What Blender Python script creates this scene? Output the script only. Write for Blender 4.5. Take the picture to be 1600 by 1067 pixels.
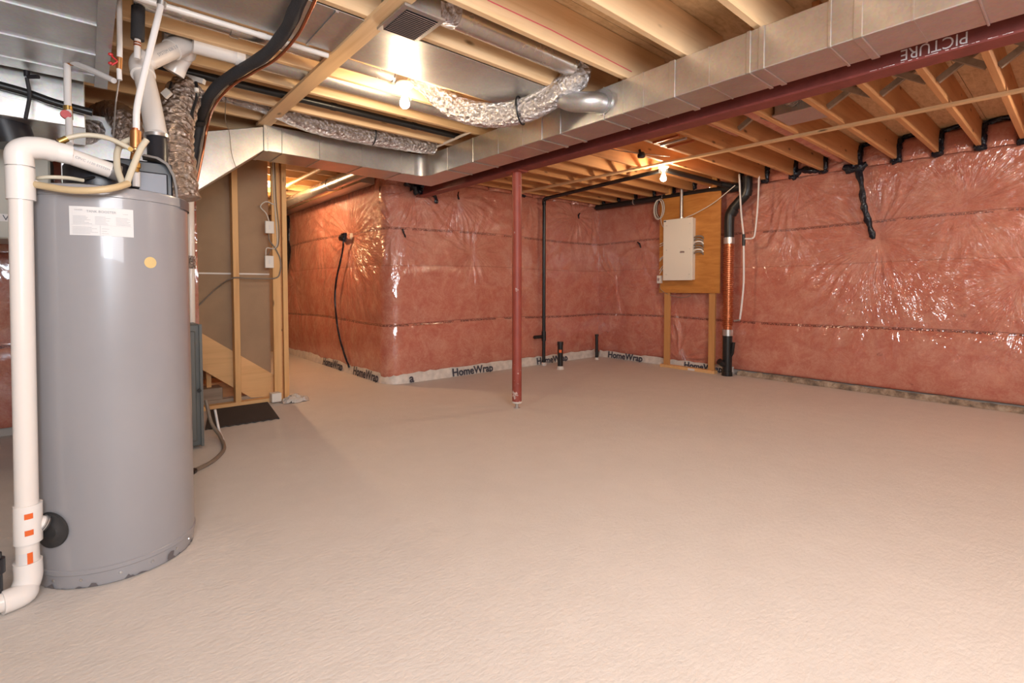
import bpy, math, random
import numpy as np
from math import sin, cos, tan, pi, radians, atan2, hypot, sqrt, exp
from mathutils import Vector, Matrix

for o in list(bpy.data.objects):
    bpy.data.objects.remove(o, do_unlink=True)
S = bpy.context.scene
COL = S.collection
random.seed(7)

# ------------------------------------------------------------------ camera
CAM_H = 1.15; FPX = 774.0; YAW = radians(49.3); PITCH = radians(2.0)
PPY = 448 + FPX * tan(PITCH)
f0 = Vector((cos(YAW), sin(YAW), 0)); RR = Vector((sin(YAW), -cos(YAW), 0)); ZZ = Vector((0, 0, 1))
FF = f0 * cos(PITCH) - ZZ * sin(PITCH); UU = ZZ * cos(PITCH) + f0 * sin(PITCH)
CP = Vector((0, 0, CAM_H))
cam = bpy.data.cameras.new('camera'); cam.sensor_width = 36; cam.sensor_fit = 'HORIZONTAL'
cam.lens = 36 * FPX / 1600; cam.shift_y = (PPY - 533.5) / 1600; cam.clip_start = 0.05
camo = bpy.data.objects.new('camera', cam); COL.objects.link(camo)
camo.matrix_world = Matrix(((RR.x, UU.x, -FF.x, 0), (RR.y, UU.y, -FF.y, 0), (RR.z, UU.z, -FF.z, CAM_H), (0, 0, 0, 1)))
S.camera = camo

def PT(px, py, x=None, y=None, z=None, d=None):
    """measured photo pixel -> real place on a known wall / height / distance"""
    r = FF + RR * (px - 800) / FPX - UU * (py - PPY) / FPX
    if d is not None: t = d
    elif x is not None: t = x / r.x
    elif y is not None: t = y / r.y
    else: t = (z - CAM_H) / r.z
    return CP + r * t

# ------------------------------------------------------------------ world, lights, exposure
w = bpy.data.worlds.new('world'); S.world = w; w.use_nodes = True
w.node_tree.nodes['Background'].inputs[0].default_value = (0.72, 0.80, 0.95, 1)
w.node_tree.nodes['Background'].inputs[1].default_value = 0.35
S.view_settings.view_transform = 'Standard'; S.view_settings.look = 'None'
S.view_settings.gamma = 1; S.view_settings.exposure = 0.12
S.view_settings.use_curve_mapping = False

def area(name, loc, tgt, size, sy, power, col):
    l = bpy.data.lights.new(name, 'AREA'); l.shape = 'RECTANGLE'; l.size = size; l.size_y = sy
    l.energy = power; l.color = col
    o = bpy.data.objects.new(name, l); COL.objects.link(o); o.location = loc
    o.rotation_euler = (Vector(tgt) - Vector(loc)).to_track_quat('-Z', 'Y').to_euler()
    return o
area('bounced_flash', (0.2, -1.0, 2.0), (3.0, 2.6, 1.75), 2.4, 1.2, 112, (0.96, 0.97, 1.0))
area('window_daylight', (-0.6, -2.85, 1.75), (0.3, 2.7, 1.2), 1.0, 0.5, 55, (0.72, 0.86, 1.0))
BULBS = [(1.60, 2.93, 2.34), (4.83, 3.07, 2.335), (1.6, -0.9, 2.34), (4.9, -0.6, 2.34), (1.75, 6.9, 2.34)]
BP = [17, 20, 34, 40, 60]
BC = [(1.0, 0.78, 0.52), (1.0, 0.78, 0.52), (1.0, 0.87, 0.72), (1.0, 0.87, 0.72), (1.0, 0.66, 0.36)]   # the bulbs themselves emit (see lamp())

# ------------------------------------------------------------------ materials
def newmat(name):
    m = bpy.data.materials.new(name); m.use_nodes = True
    nt = m.node_tree; b = nt.nodes['Principled BSDF']
    return m, nt, b
def N(nt, t, **k):
    n = nt.nodes.new(t)
    for a, v in k.items():
        if a.startswith('i_'): n.inputs[a[2:].replace('_', ' ')].default_value = v
        else: setattr(n, a, v)
    return n
def ramp(nt, fac, stops):
    r = N(nt, 'ShaderNodeValToRGB'); cr = r.color_ramp
    while len(cr.elements) < len(stops): cr.elements.new(0.5)
    for e, (p, c) in zip(cr.elements, stops): e.position = p; e.color = (*c, 1)
    nt.links.new(fac, r.inputs[0]); return r.outputs[0]
def coords(nt, scale=(1, 1, 1), kind='Object'):
    tc = N(nt, 'ShaderNodeTexCoord'); mp = N(nt, 'ShaderNodeMapping'); mp.inputs['Scale'].default_value = scale
    nt.links.new(tc.outputs[kind], mp.inputs[0]); return mp.outputs[0]
def noise(nt, vec, scale, detail=3, rough=0.5, dist=0.0):
    n = N(nt, 'ShaderNodeTexNoise'); n.inputs['Scale'].default_value = scale; n.inputs['Detail'].default_value = detail
    n.inputs['Roughness'].default_value = rough; n.inputs['Distortion'].default_value = dist
    nt.links.new(vec, n.inputs['Vector']); return n.outputs['Fac']
def bump(nt, h, strength, dist, b, sock='Normal'):
    n = N(nt, 'ShaderNodeBump'); n.inputs['Strength'].default_value = strength; n.inputs['Distance'].default_value = dist
    nt.links.new(h, n.inputs['Height']); nt.links.new(n.outputs[0], b.inputs[sock]); return n
def mix(nt, fac, a, bcol, mode='MIX'):
    n = N(nt, 'ShaderNodeMix', data_type='RGBA', blend_type=mode)
    for s, v in ((0, fac), (6, a), (7, bcol)):
        if hasattr(v, 'is_linked') or hasattr(v, 'links'): nt.links.new(v, n.inputs[s])
        else: n.inputs[s].default_value = v if s == 0 else (*v, 1)
    return n.outputs[2]
def simple(name, c, rough=0.5, metal=0.0, var=0.0, vs=8, bmp=0.0, bs=60, coat=0.0, scale=(1, 1, 1)):
    m, nt, b = newmat(name)
    b.inputs['Base Color'].default_value = (*c, 1); b.inputs['Roughness'].default_value = rough
    b.inputs['Metallic'].default_value = metal; b.inputs['Coat Weight'].default_value = coat
    if var or bmp:
        v = coords(nt, scale)
        if var:
            n = noise(nt, v, vs, 4, 0.6)
            lo = tuple(max(0, x * (1 - var)) for x in c); hi = tuple(min(1, x * (1 + var)) for x in c)
            nt.links.new(ramp(nt, n, [(0.3, lo), (0.7, hi)]), b.inputs['Base Color'])
        if bmp:
            bump(nt, noise(nt, v, bs, 3), bmp, 0.01, b)
    return m
def wood(name, c1, c2, knots=True, rough=0.6, axis=0):
    m, nt, b = newmat(name)
    sc = [14, 14, 14]; sc[axis] = 0.7
    v = coords(nt, tuple(sc)); n = noise(nt, v, 1.6, 6, 0.62, 0.4)
    col = ramp(nt, n, [(0.28, c2), (0.5, c1), (0.75, tuple(min(1, x * 1.12) for x in c1))])
    v2 = coords(nt, (1, 1, 1)); n2 = noise(nt, v2, 1.3, 2)
    col = mix(nt, 0.35, col, ramp(nt, n2, [(0.3, c2), (0.7, c1)]))
    if knots:
        sk = [6, 6, 6]; sk[axis] = 2.2
        vo = N(nt, 'ShaderNodeTexVoronoi'); vo.inputs['Scale'].default_value = 1.3
        nt.links.new(coords(nt, tuple(sk)), vo.inputs['Vector'])
        k = ramp(nt, vo.outputs['Distance'], [(0.05, (1, 1, 1)), (0.13, (0, 0, 0))])
        col = mix(nt, k, col, tuple(x * 0.38 for x in c2))
    nt.links.new(col, b.inputs['Base Color']); b.inputs['Roughness'].default_value = rough
    bump(nt, n, 0.15, 0.004, b)
    return m
W1 = (0.86, 0.60, 0.35); W2 = (0.72, 0.44, 0.21)
M = {}
M['joist'] = wood('joist_wood', W1, W2)
M['wood_y'] = wood('strapping_wood', (0.80, 0.54, 0.30), (0.66, 0.40, 0.19), axis=1)
M['stud'] = wood('stud_wood', (0.74, 0.43, 0.18), (0.58, 0.29, 0.10), axis=2)
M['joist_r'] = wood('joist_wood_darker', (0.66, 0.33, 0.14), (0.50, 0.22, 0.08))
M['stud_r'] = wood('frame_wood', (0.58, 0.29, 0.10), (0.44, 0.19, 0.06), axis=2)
M['stringer'] = wood('stringer_wood', (0.76, 0.45, 0.20), (0.63, 0.34, 0.13))
M['oldwood'] = wood('grey_weathered_wood', (0.34, 0.25, 0.18), (0.20, 0.14, 0.10), knots=False)

def osb():
    m, nt, b = newmat('subfloor_sheet')
    n = noise(nt, coords(nt, (3, 14, 3)), 2.2, 5, 0.6, 0.8); n2 = noise(nt, coords(nt), 30, 3)
    col = ramp(nt, n, [(0.25, (0.58, 0.36, 0.17)), (0.55, (0.82, 0.58, 0.33)), (0.8, (0.88, 0.68, 0.43))])
    col = mix(nt, 0.2, col, ramp(nt, n2, [(0.3, (0.3, 0.15, 0.06)), (0.7, (0.8, 0.6, 0.35))]))
    nt.links.new(col, b.inputs['Base Color']); b.inputs['Roughness'].default_value = 0.7
    return m
M['osb'] = osb()
def plyboard():
    m, nt, b = newmat('orange_plywood')
    n = noise(nt, coords(nt, (6, 1.2, 6)), 3, 5, 0.6, 0.6)
    nt.links.new(ramp(nt, n, [(0.3, (0.42, 0.155, 0.03)), (0.7, (0.57, 0.24, 0.055))]), b.inputs['Base Color'])
    b.inputs['Roughness'].default_value = 0.5; return m
M['ply'] = plyboard()

def galv(name, c=(0.66, 0.64, 0.61), rough=0.30, bs=0.06):
    m, nt, b = newmat(name)
    v = coords(nt); n = noise(nt, v, 7, 4, 0.6); vo = N(nt, 'ShaderNodeTexVoronoi'); vo.inputs['Scale'].default_value = 90
    nt.links.new(v, vo.inputs['Vector'])
    lo = tuple(x * 0.86 for x in c)
    col = ramp(nt, n, [(0.3, lo), (0.7, c)])
    col = mix(nt, 0.07, col, vo.outputs['Color'])
    nt.links.new(col, b.inputs['Base Color']); b.inputs['Metallic'].default_value = 0.88
    nt.links.new(ramp(nt, n, [(0.3, (rough - .015,) * 3), (0.7, (rough + .02,) * 3)]), b.inputs['Roughness'])
    bump(nt, noise(nt, v, 3.5, 2), bs, 0.05, b)
    return m
M['galv'] = galv('galvanised_sheet')
M['galv2'] = galv('galvanised_sheet_dull', (0.55, 0.54, 0.53), 0.42)
M['pipe_metal'] = galv('galvanised_pipe', (0.62, 0.58, 0.55), 0.26, 0.006)
def foil(name, c=(0.73, 0.70, 0.70), st=0.9):
    m, nt, b = newmat(name); v = coords(nt)
    b.inputs['Base Color'].default_value = (*c, 1); b.inputs['Metallic'].default_value = 0.92; b.inputs['Roughness'].default_value = 0.24
    a = N(nt, 'ShaderNodeMath', operation='ADD')
    nt.links.new(noise(nt, v, 24, 5, 0.65, 2.0), a.inputs[0])
    vo = N(nt, 'ShaderNodeTexVoronoi'); vo.inputs['Scale'].default_value = 34; nt.links.new(v, vo.inputs['Vector'])
    nt.links.new(vo.outputs['Distance'], a.inputs[1])
    bump(nt, a.outputs[0], st, 0.03, b); return m
M['dkmetal'] = simple('dark_metal', (0.10, 0.10, 0.11), 0.4, 0.6)
M['foil'] = foil('foil_sleeve')
M['foil_dk'] = foil('foil_sleeve_dark', (0.56, 0.47, 0.41), 0.7)

def floor_mat():
    m, nt, b = newmat('painted_concrete'); v = coords(nt)
    n1 = noise(nt, v, 0.7, 4, 0.6); n2 = noise(nt, v, 6, 5, 0.65)
    col = ramp(nt, n1, [(0.3, (0.66, 0.605, 0.555)), (0.7, (0.71, 0.65, 0.60))])
    col = mix(nt, 0.25, col, ramp(nt, n2, [(0.3, (0.60, 0.545, 0.50)), (0.7, (0.74, 0.68, 0.63))]))
    nt.links.new(col, b.inputs['Base Color']); b.inputs['Roughness'].default_value = 0.55
    b.inputs['Specular IOR Level'].default_value = 0.35
    a = N(nt, 'ShaderNodeMath', operation='ADD')
    nt.links.new(noise(nt, coords(nt, (1, 1.5, 1)), 45, 5, 0.65), a.inputs[0]); nt.links.new(noise(nt, v, 9, 3), a.inputs[1])
    bump(nt, a.outputs[0], 0.35, 0.012, b); return m
M['floor'] = floor_mat()
M['concrete'] = simple('bare_concrete', (0.42, 0.38, 0.34), 0.85, var=0.15, vs=5, bmp=0.3, bs=40)

def insul(name, orient, pinches=()):
    """pink fibreglass under clear glossy poly; printed lines at fixed heights"""
    m, nt, b = newmat(name); v = coords(nt)
    n1 = noise(nt, v, 5.5, 8, 0.74, 0.6); n2 = noise(nt, v, 1.1, 3, 0.5, 0.5); n3 = noise(nt, v, 22, 4, 0.7, 2.0)
    col = ramp(nt, n1, [(0.30, (0.47, 0.10, 0.072)), (0.45, (0.55, 0.165, 0.12)), (0.57, (0.65, 0.28, 0.21)), (0.72, (0.75, 0.43, 0.33))])
    col = mix(nt, 0.28, col, ramp(nt, n3, [(0.35, (0.48, 0.11, 0.08)), (0.65, (0.74, 0.42, 0.32))]))
    col = mix(nt, 0.22, col, ramp(nt, n2, [(0.35, (0.48, 0.15, 0.10)), (0.65, (0.64, 0.28, 0.20))]))
    # printed text lines
    sep = N(nt, 'ShaderNodeSeparateXYZ'); nt.links.new(v, sep.inputs[0])
    u = sep.outputs[0] if orient == 'x' else sep.outputs[1]
    def mth(op, a, bb=None, c=None):
        k = N(nt, 'ShaderNodeMath', operation=op)
        for i, q in enumerate((a, bb, c)):
            if q is None: continue
            if isinstance(q, (int, float)): k.inputs[i].default_value = q
            else: nt.links.new(q, k.inputs[i])
        return k.outputs[0]
    wob = mth('MULTIPLY', mth('SINE', mth('MULTIPLY', u, 1.9)), 0.012)
    zc = mth('SUBTRACT', sep.outputs[2], wob)
    tn = noise(nt, coords(nt, (60, 60, 120)), 1.0, 1)
    word = noise(nt, coords(nt, (5, 5, 0.1)), 1.0, 1)
    tot = None
    for z0, hw, wt in ((0.70, 0.011, 0.85), (1.845, 0.011, 0.85)):
        near = mth('LESS_THAN', mth('ABSOLUTE', mth('SUBTRACT', zc, z0)), hw)
        txt = mth('MULTIPLY', near, mth('MULTIPLY', mth('GREATER_THAN', tn, 0.45), mth('GREATER_THAN', word, 0.34)))
        ln = mth('LESS_THAN', mth('ABSOLUTE', mth('SUBTRACT', zc, z0 + 0.016)), 0.0035)
        t = mth('MULTIPLY', mth('MAXIMUM', txt, mth('MULTIPLY', ln, 0.75)), wt)
        tot = t if tot is None else mth('MAXIMUM', tot, t)
    col = mix(nt, tot, col, (0.12, 0.035, 0.035))
    s2 = mth('LESS_THAN', mth('ABSOLUTE', mth('SUBTRACT', zc, 1.41)), 0.006)
    col = mix(nt, mth('MULTIPLY', s2, 0.45), col, (0.30, 0.10, 0.07))
    # upper sheet overlaps (double poly) slightly duller
    up = mth('MULTIPLY', mth('GREATER_THAN', zc, 1.41), 0.16)
    col = mix(nt, up, col, (0.50, 0.24, 0.17))
    # small stamped marks
    vo = N(nt, 'ShaderNodeTexVoronoi'); vo.inputs['Scale'].default_value = 1.5
    nt.links.new(coords(nt, (1, 1, 1.4)), vo.inputs['Vector'])
    mk = mth('MULTIPLY', mth('LESS_THAN', vo.outputs['Distance'], 0.04), mth('GREATER_THAN', tn, 0.46))
    col = mix(nt, mth('MULTIPLY', mk, 0.55), col, (0.25, 0.09, 0.07))
    col = mix(nt, 1.0, col, (0.90, 0.84, 0.78), 'MULTIPLY')
    nt.links.new(col, b.inputs['Base Color']); b.inputs['Roughness'].default_value = 0.75
    b.inputs['Specular IOR Level'].default_value = 0.2
    b.inputs['Coat Weight'].default_value = 1.0; b.inputs['Coat Roughness'].default_value = 0.09; b.inputs['Coat IOR'].default_value = 1.9
    bump(nt, n1, 0.25, 0.02, b)
    wr = noise(nt, coords(nt, (1, 1, 0.6)), 3.2, 4, 0.5, 1.6)
    hgt = mth('MULTIPLY', wr, 0.7)
    for (pu, pz, R, amp) in pinches:
        # real radial gathers of the film round each staple point
        cv = N(nt, 'ShaderNodeCombineXYZ'); nt.links.new(mth('SUBTRACT', u, pu), cv.inputs[0]); nt.links.new(mth('SUBTRACT', sep.outputs[2], pz), cv.inputs[1])
        ln_ = N(nt, 'ShaderNodeVectorMath', operation='LENGTH'); nt.links.new(cv.outputs[0], ln_.inputs[0]); r = ln_.outputs['Value']
        nm = N(nt, 'ShaderNodeVectorMath', operation='NORMALIZE'); nt.links.new(cv.outputs[0], nm.inputs[0])
        sc = N(nt, 'ShaderNodeVectorMath', operation='SCALE'); nt.links.new(nm.outputs[0], sc.inputs[0]); sc.inputs['Scale'].default_value = 5.0
        s2_ = N(nt, 'ShaderNodeSeparateXYZ'); nt.links.new(sc.outputs[0], s2_.inputs[0])
        c2 = N(nt, 'ShaderNodeCombineXYZ'); nt.links.new(s2_.outputs[0], c2.inputs[0]); nt.links.new(s2_.outputs[1], c2.inputs[1]); nt.links.new(mth('MULTIPLY', r, 2.6), c2.inputs[2])
        nz = noise(nt, c2.outputs[0], 1.6, 3, 0.6)
        fall = mth('POWER', 2.718, mth('MULTIPLY', mth('POWER', mth('DIVIDE', r, R), 1.6), -1.0))
        k = mth('MULTIPLY', mth('MULTIPLY', mth('SUBTRACT', nz, 0.5), fall), mth('MULTIPLY', mth('MINIMUM', r, 0.3), amp * 0.5))
        hgt = mth('ADD', hgt, k)
    bump(nt, hgt, 0.6, 0.03, b, 'Coat Normal')
    return m
M['ins_x'] = insul('insulation_under_poly_far', 'x', [(2.80, 1.79, .45, 30), (3.62, 2.30, .6, 30), (3.05, 2.32, .55, 40), (5.9, 2.25, .5, 25), (3.9, 1.62, .45, 25)])
M['ins_h'] = insul('insulation_under_poly_hall', 'y', [(6.453, 1.815, .95, 55), (7.4, 2.2, .6, 40), (5.6, 2.35, .5, 30)])
M['ins_y'] = insul('insulation_under_poly_side', 'y', [(1.504, 1.66, .85, 50), (2.30, 2.40, .75, 45), (2.35, 1.95, .5, 30), (0.35, 1.25, .5, 40), (0.80, 1.95, .5, 40), (4.9, 1.0, .6, 25), (3.8, .3, .8, 30)])

M['beam'] = simple('red_oxide_primer', (0.22, 0.045, 0.035), 0.55, var=0.18, vs=9, bmp=0.1)
def postm():
    m, nt, b = newmat('red_oxide_post'); v = coords(nt)
    sep = N(nt, 'ShaderNodeSeparateXYZ'); nt.links.new(v, sep.inputs[0])
    lowz = N(nt, 'ShaderNodeMapRange'); nt.links.new(sep.outputs[2], lowz.inputs[0])
    lowz.inputs[1].default_value = 0.45; lowz.inputs[2].default_value = 0.05; lowz.inputs[3].default_value = 0.0; lowz.inputs[4].default_value = 0.17
    a = N(nt, 'ShaderNodeMath', operation='ADD'); nt.links.new(noise(nt, v, 14, 5, 0.7), a.inputs[0]); nt.links.new(lowz.outputs[0], a.inputs[1])
    k = ramp(nt, a.outputs[0], [(0.66, (0, 0, 0)), (0.70, (1, 1, 1))])
    base = ramp(nt, noise(nt, v, 6, 3), [(0.3, (0.25, 0.045, 0.03)), (0.7, (0.33, 0.065, 0.045))])
    nt.links.new(mix(nt, k, base, (0.55, 0.42, 0.38)), b.inputs['Base Color']); b.inputs['Roughness'].default_value = 0.5
    return m
M['post'] = postm()
M['black'] = simple('black_abs', (0.012, 0.012, 0.013), 0.35)
M['tape'] = simple('black_acoustic_sealant', (0.008, 0.009, 0.016), 0.14, bmp=0.9, bs=38)
M['pvc'] = simple('white_pvc', (0.80, 0.74, 0.69), 0.28, coat=0.3)
M['pvc2'] = simple('white_pvc_fitting', (0.84, 0.79, 0.75), 0.25, coat=0.3)
M['pex'] = simple('white_pex', (0.78, 0.74, 0.72), 0.35)
M['hose'] = simple('tan_hose', (0.62, 0.46, 0.26), 0.4)
M['hose2'] = simple('beige_hose', (0.62, 0.55, 0.42), 0.4)
M['tank'] = simple('tank_enamel', (0.30, 0.292, 0.305), 0.28, var=0.03, vs=3, coat=0.4)
M['tank_dk'] = simple('tank_edge', (0.13, 0.115, 0.12), 0.4)
M['brass'] = simple('brass', (0.62, 0.40, 0.13), 0.3, 0.9)
M['bronze'] = simple('copper_bronze', (0.52, 0.25, 0.10), 0.35, 0.9)
M['copper'] = simple('copper', (0.55, 0.19, 0.09), 0.30, 0.95)
M['steel'] = simple('bright_steel', (0.6, 0.6, 0.6), 0.3, 0.9)
M['orange'] = simple('orange_sticker', (0.75, 0.13, 0.02), 0.5)
M['paper'] = simple('white_label', (0.70, 0.68, 0.67), 0.6)
M['ink'] = simple('dark_ink', (0.05, 0.05, 0.07), 0.6)
M['inkg'] = simple('grey_ink', (0.42, 0.42, 0.44), 0.6)
M['yellow'] = simple('yellow_sticker', (0.68, 0.50, 0.22), 0.5)
M['rubber'] = simple('black_rubber', (0.03, 0.028, 0.028), 0.6)
M['wrapfoam'] = simple('black_foam', (0.035, 0.035, 0.04), 0.75, bmp=0.3)
M['furn'] = simple('furnace_enamel', (0.125, 0.135, 0.132), 0.4, var=0.05)
M['dkplastic'] = simple('dark_plastic', (0.02, 0.02, 0.025), 0.35)
M['gplastic'] = simple('brown_grey_plastic', (0.16, 0.135, 0.12), 0.5)
M['panel'] = simple('panel_cream', (0.78, 0.72, 0.62), 0.4)
M['chalk'] = simple('chalk', (0.85, 0.74, 0.72), 0.9)
M['pink'] = simple('pink_string', (0.75, 0.10, 0.15), 0.6)
M['hardboard'] = simple('brown_board', (0.36, 0.235, 0.14), 0.8, var=0.12, vs=2.2, bmp=0.1, bs=80)
M['wrap'] = simple('white_wrap', (0.66, 0.60, 0.54), 0.45, var=0.18, vs=12, bmp=0.5, bs=18)
def dirty():
    m, nt, b = newmat('torn_wrap_and_footing'); v = coords(nt, (1, 1, 1))
    n = noise(nt, v, 9, 5, 0.7)
    nt.links.new(ramp(nt, n, [(0.38, (0.13, 0.095, 0.07)), (0.50, (0.28, 0.20, 0.14)), (0.64, (0.46, 0.36, 0.27))]), b.inputs['Base Color'])
    b.inputs['Roughness'].default_value = 0.8; bump(nt, n, 0.5, 0.02, b); return m
M['dirty'] = dirty()
M['mat'] = simple('rubber_mat', (0.052, 0.042, 0.038), 0.9, bmp=0.8, bs=120)
M['bag'] = simple('plastic_bag', (0.60, 0.56, 0.52), 0.25, bmp=0.8, bs=25)
M['ivory'] = simple('ivory_plastic', (0.75, 0.70, 0.64), 0.4)
M['cable'] = simple('white_cable', (0.70, 0.64, 0.56), 0.5)
M['gcable'] = simple('grey_cable', (0.22, 0.17, 0.13), 0.5)
M['hrv'] = simple('pale_enamel', (0.46, 0.44, 0.38), 0.5)
M['grille'] = simple('brown_grille', (0.30, 0.20, 0.17), 0.6)
M['porcelain'] = simple('porcelain', (0.85, 0.82, 0.78), 0.3)
def emis(name, c, s):
    m, nt, b = newmat(name); b.inputs['Emission Color'].default_value = (*c, 1); b.inputs['Emission Strength'].default_value = s
    b.inputs['Base Color'].default_value = (*c, 1); return m
for _i, (_p, _c) in enumerate(zip(BP, BC)): M['glow%d' % _i] = emis('lit_bulb_%d' % _i, _c, _p * 22)
M['plainwall'] = simple('poured_wall', (0.50, 0.45, 0.41), 0.9, var=0.08)

# ------------------------------------------------------------------ mesh helpers
def catmull(pts, n=8):
    P = [Vector(p) for p in pts]
    if len(P) < 3: return P
    P = [P[0] * 2 - P[1]] + P + [P[-1] * 2 - P[-2]]; out = []
    for i in range(1, len(P) - 2):
        a, b, c, d = P[i - 1:i + 3]
        for k in range(n):
            t = k / n
            out.append(0.5 * ((2 * b) + (c - a) * t + (2 * a - 5 * b + 4 * c - d) * t * t + (3 * b - a - 3 * c + d) * t ** 3))
    out.append(P[-2]); return out
class MB:
    def __init__(s): s.v = []; s.f = []; s.mi = []
    def quad(s, a, b, c, d):
        i = len(s.v); s.v += [Vector(a), Vector(b), Vector(c), Vector(d)]; s.f.append((i, i + 1, i + 2, i + 3)); return s
    def box(s, x0, x1, y0, y1, z0, z1, mat=None):
        i = len(s.v)
        for z in (z0, z1):
            for x, y in ((x0, y0), (x1, y0), (x1, y1), (x0, y1)):
                p = Vector((x, y, z)); s.v.append(mat @ p if mat else p)
        s.f += [(i + 3, i + 2, i + 1, i), (i + 4, i + 5, i + 6, i + 7), (i, i + 1, i + 5, i + 4), (i + 1, i + 2, i + 6, i + 5), (i + 2, i + 3, i + 7, i + 6), (i + 3, i, i + 4, i + 7)]
        return s
    def bar(s, a, b, wd, th, up=(0, 0, 1)):
        a, b = Vector(a), Vector(b); d = b - a; L = d.length; d.normalize(); up = Vector(up)
        x = d.cross(up); x.normalize(); z = x.cross(d)
        m = Matrix(((x.x, d.x, z.x, a.x), (x.y, d.y, z.y, a.y), (x.z, d.z, z.z, a.z), (0, 0, 0, 1)))
        return s.box(-wd / 2, wd / 2, 0, L, -th / 2, th / 2, m)
    def tube(s, pts, r, n=12, caps=True, smooth_path=0, ring=None):
        P = catmull(pts, smooth_path) if smooth_path else [Vector(p) for p in pts]
        m = len(P); rs = r if isinstance(r, (list, tuple)) else None
        if rs and len(rs) != m: rs = [rs[min(len(rs) - 1, int(k / m * len(rs)))] for k in range(m)]
        base = len(s.v); prev = None
        for k in range(m):
            d = (P[min(k + 1, m - 1)] - P[max(k - 1, 0)]); d.normalize()
            if prev is None:
                u = Vector((0, 0, 1)) if abs(d.z) < 0.9 else Vector((1, 0, 0))
                x = d.cross(u).normalized()
            else:
                x = (prev - d * prev.dot(d)).normalized()
            prev = x; y = d.cross(x)
            rr = rs[k] if rs else r
            for j in range(n):
                a = 2 * pi * j / n; q = rr * (ring(k, a) if ring else 1)
                s.v.append(P[k] + x * (cos(a) * q) + y * (sin(a) * q))
        for k in range(m - 1):
            for j in range(n):
                a = base + k * n + j; b = base + k * n + (j + 1) % n
                s.f.append((a, b, b + n, a + n))
        if caps:
            s.f.append(tuple(base + j for j in range(n))[::-1]); s.f.append(tuple(base + (m - 1) * n + j for j in range(n)))
        return s
    def lathe(s, prof, loc=(0, 0, 0), axis=(0, 0, 1), n=24):
        ax = Vector(axis).normalized(); u = Vector((1, 0, 0)) if abs(ax.x) < 0.9 else Vector((0, 1, 0))
        x = ax.cross(u).normalized(); y = ax.cross(x); L = Vector(loc); base = len(s.v)
        for r, z in prof:
            for j in range(n):
                a = 2 * pi * j / n; s.v.append(L + ax * z + x * (r * cos(a)) + y * (r * sin(a)))
        for k in range(len(prof) - 1):
            for j in range(n):
                a = base + k * n + j; b = base + k * n + (j + 1) % n
                s.f.append((a, b, b + n, a + n))
        s.f.append(tuple(base + j for j in range(n))[::-1]); s.f.append(tuple(base + (len(prof) - 1) * n + j for j in range(n)))
        return s
    def poly(s, pts, nrm, th):
        nrm = Vector(nrm) * th; i = len(s.v); n = len(pts)
        s.v += [Vector(p) for p in pts] + [Vector(p) + nrm for p in pts]
        s.f.append(tuple(range(i, i + n))); s.f.append(tuple(range(i + n, i + 2 * n))[::-1])
        for k in range(n): a = i + k; b = i + (k + 1) % n; s.f.append((b, a, a + n, b + n))
        return s
    def build(s, name, mat, parent=None, smooth=None, bevel=0, kind=None, label=None, cat=None, group=None):
        root = parent
        off = Vector((0, 0, 0))
        if parent is not None: off = parent.matrix_world.translation if parent.get('_w') is None else Vector(parent['_w'])
        loc = Vector((0, 0, 0))
        if parent is None and kind != 'structure' and s.v:
            lo = Vector([min(v[i] for v in s.v) for i in range(3)]); hi = Vector([max(v[i] for v in s.v) for i in range(3)])
            loc = Vector(((lo.x + hi.x) / 2, (lo.y + hi.y) / 2, lo.z)); off = loc
        me = bpy.data.meshes.new(name); me.from_pydata([tuple(v - off) for v in s.v], [], s.f)
        me.materials.append(M[mat] if isinstance(mat, str) else mat)
        if smooth:
            me.shade_smooth()
            me.set_sharp_from_angle(angle=radians(smooth))
        me.update()
        o = bpy.data.objects.new(name, me); COL.objects.link(o)
        if parent is not None: o.parent = parent
        o.location = loc
        o['_w'] = tuple(off)
        if bevel:
            bv = o.modifiers.new('bevel', 'BEVEL'); bv.width = bevel; bv.segments = 1; bv.limit_method = 'ANGLE'
        if kind: o['kind'] = kind
        if label: o['label'] = label
        if cat: o['category'] = cat
        if group: o['group'] = group
        return o
def thing(name, label, cat, loc=(0, 0, 0), group=None):
    o = bpy.data.objects.new(name, None); COL.objects.link(o); o.location = loc; o['_w'] = tuple(loc)
    o.empty_display_size = 0.1
    o['label'] = label; o['category'] = cat
    if group: o['group'] = group
    return o
def text(name, s, size, mtx, mat, parent, fn=None, squash=1.0, extrude=0.0004, kind=None, bold=0.0):
    cu = bpy.data.curves.new(name, 'FONT'); cu.body = s; cu.size = size; cu.extrude = extrude; cu.align_x = 'CENTER'; cu.resolution_u = 3; cu.offset = bold
    t = bpy.data.objects.new('tmp', cu); COL.objects.link(t)
    bpy.context.view_layer.update()
    me = bpy.data.meshes.new_from_object(t.evaluated_get(bpy.context.evaluated_depsgraph_get()))
    COL.objects.unlink(t); bpy.data.objects.remove(t)
    off = Vector(parent['_w'])
    for v in me.vertices:
        p = Vector((v.co.x * squash, v.co.y, v.co.z))
        v.co = (fn(p) if fn else mtx @ p) - off
    me.materials.clear(); me.materials.append(M[mat]); me.name = name
    o = bpy.data.objects.new(name, me); COL.objects.link(o); o.parent = parent; o['_w'] = tuple(off)
    return o
def frame(o, x, y, z):
    return Matrix(((x[0], y[0], z[0], o[0]), (x[1], y[1], z[1], o[1]), (x[2], y[2], z[2], o[2]), (0, 0, 0, 1)))

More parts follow.
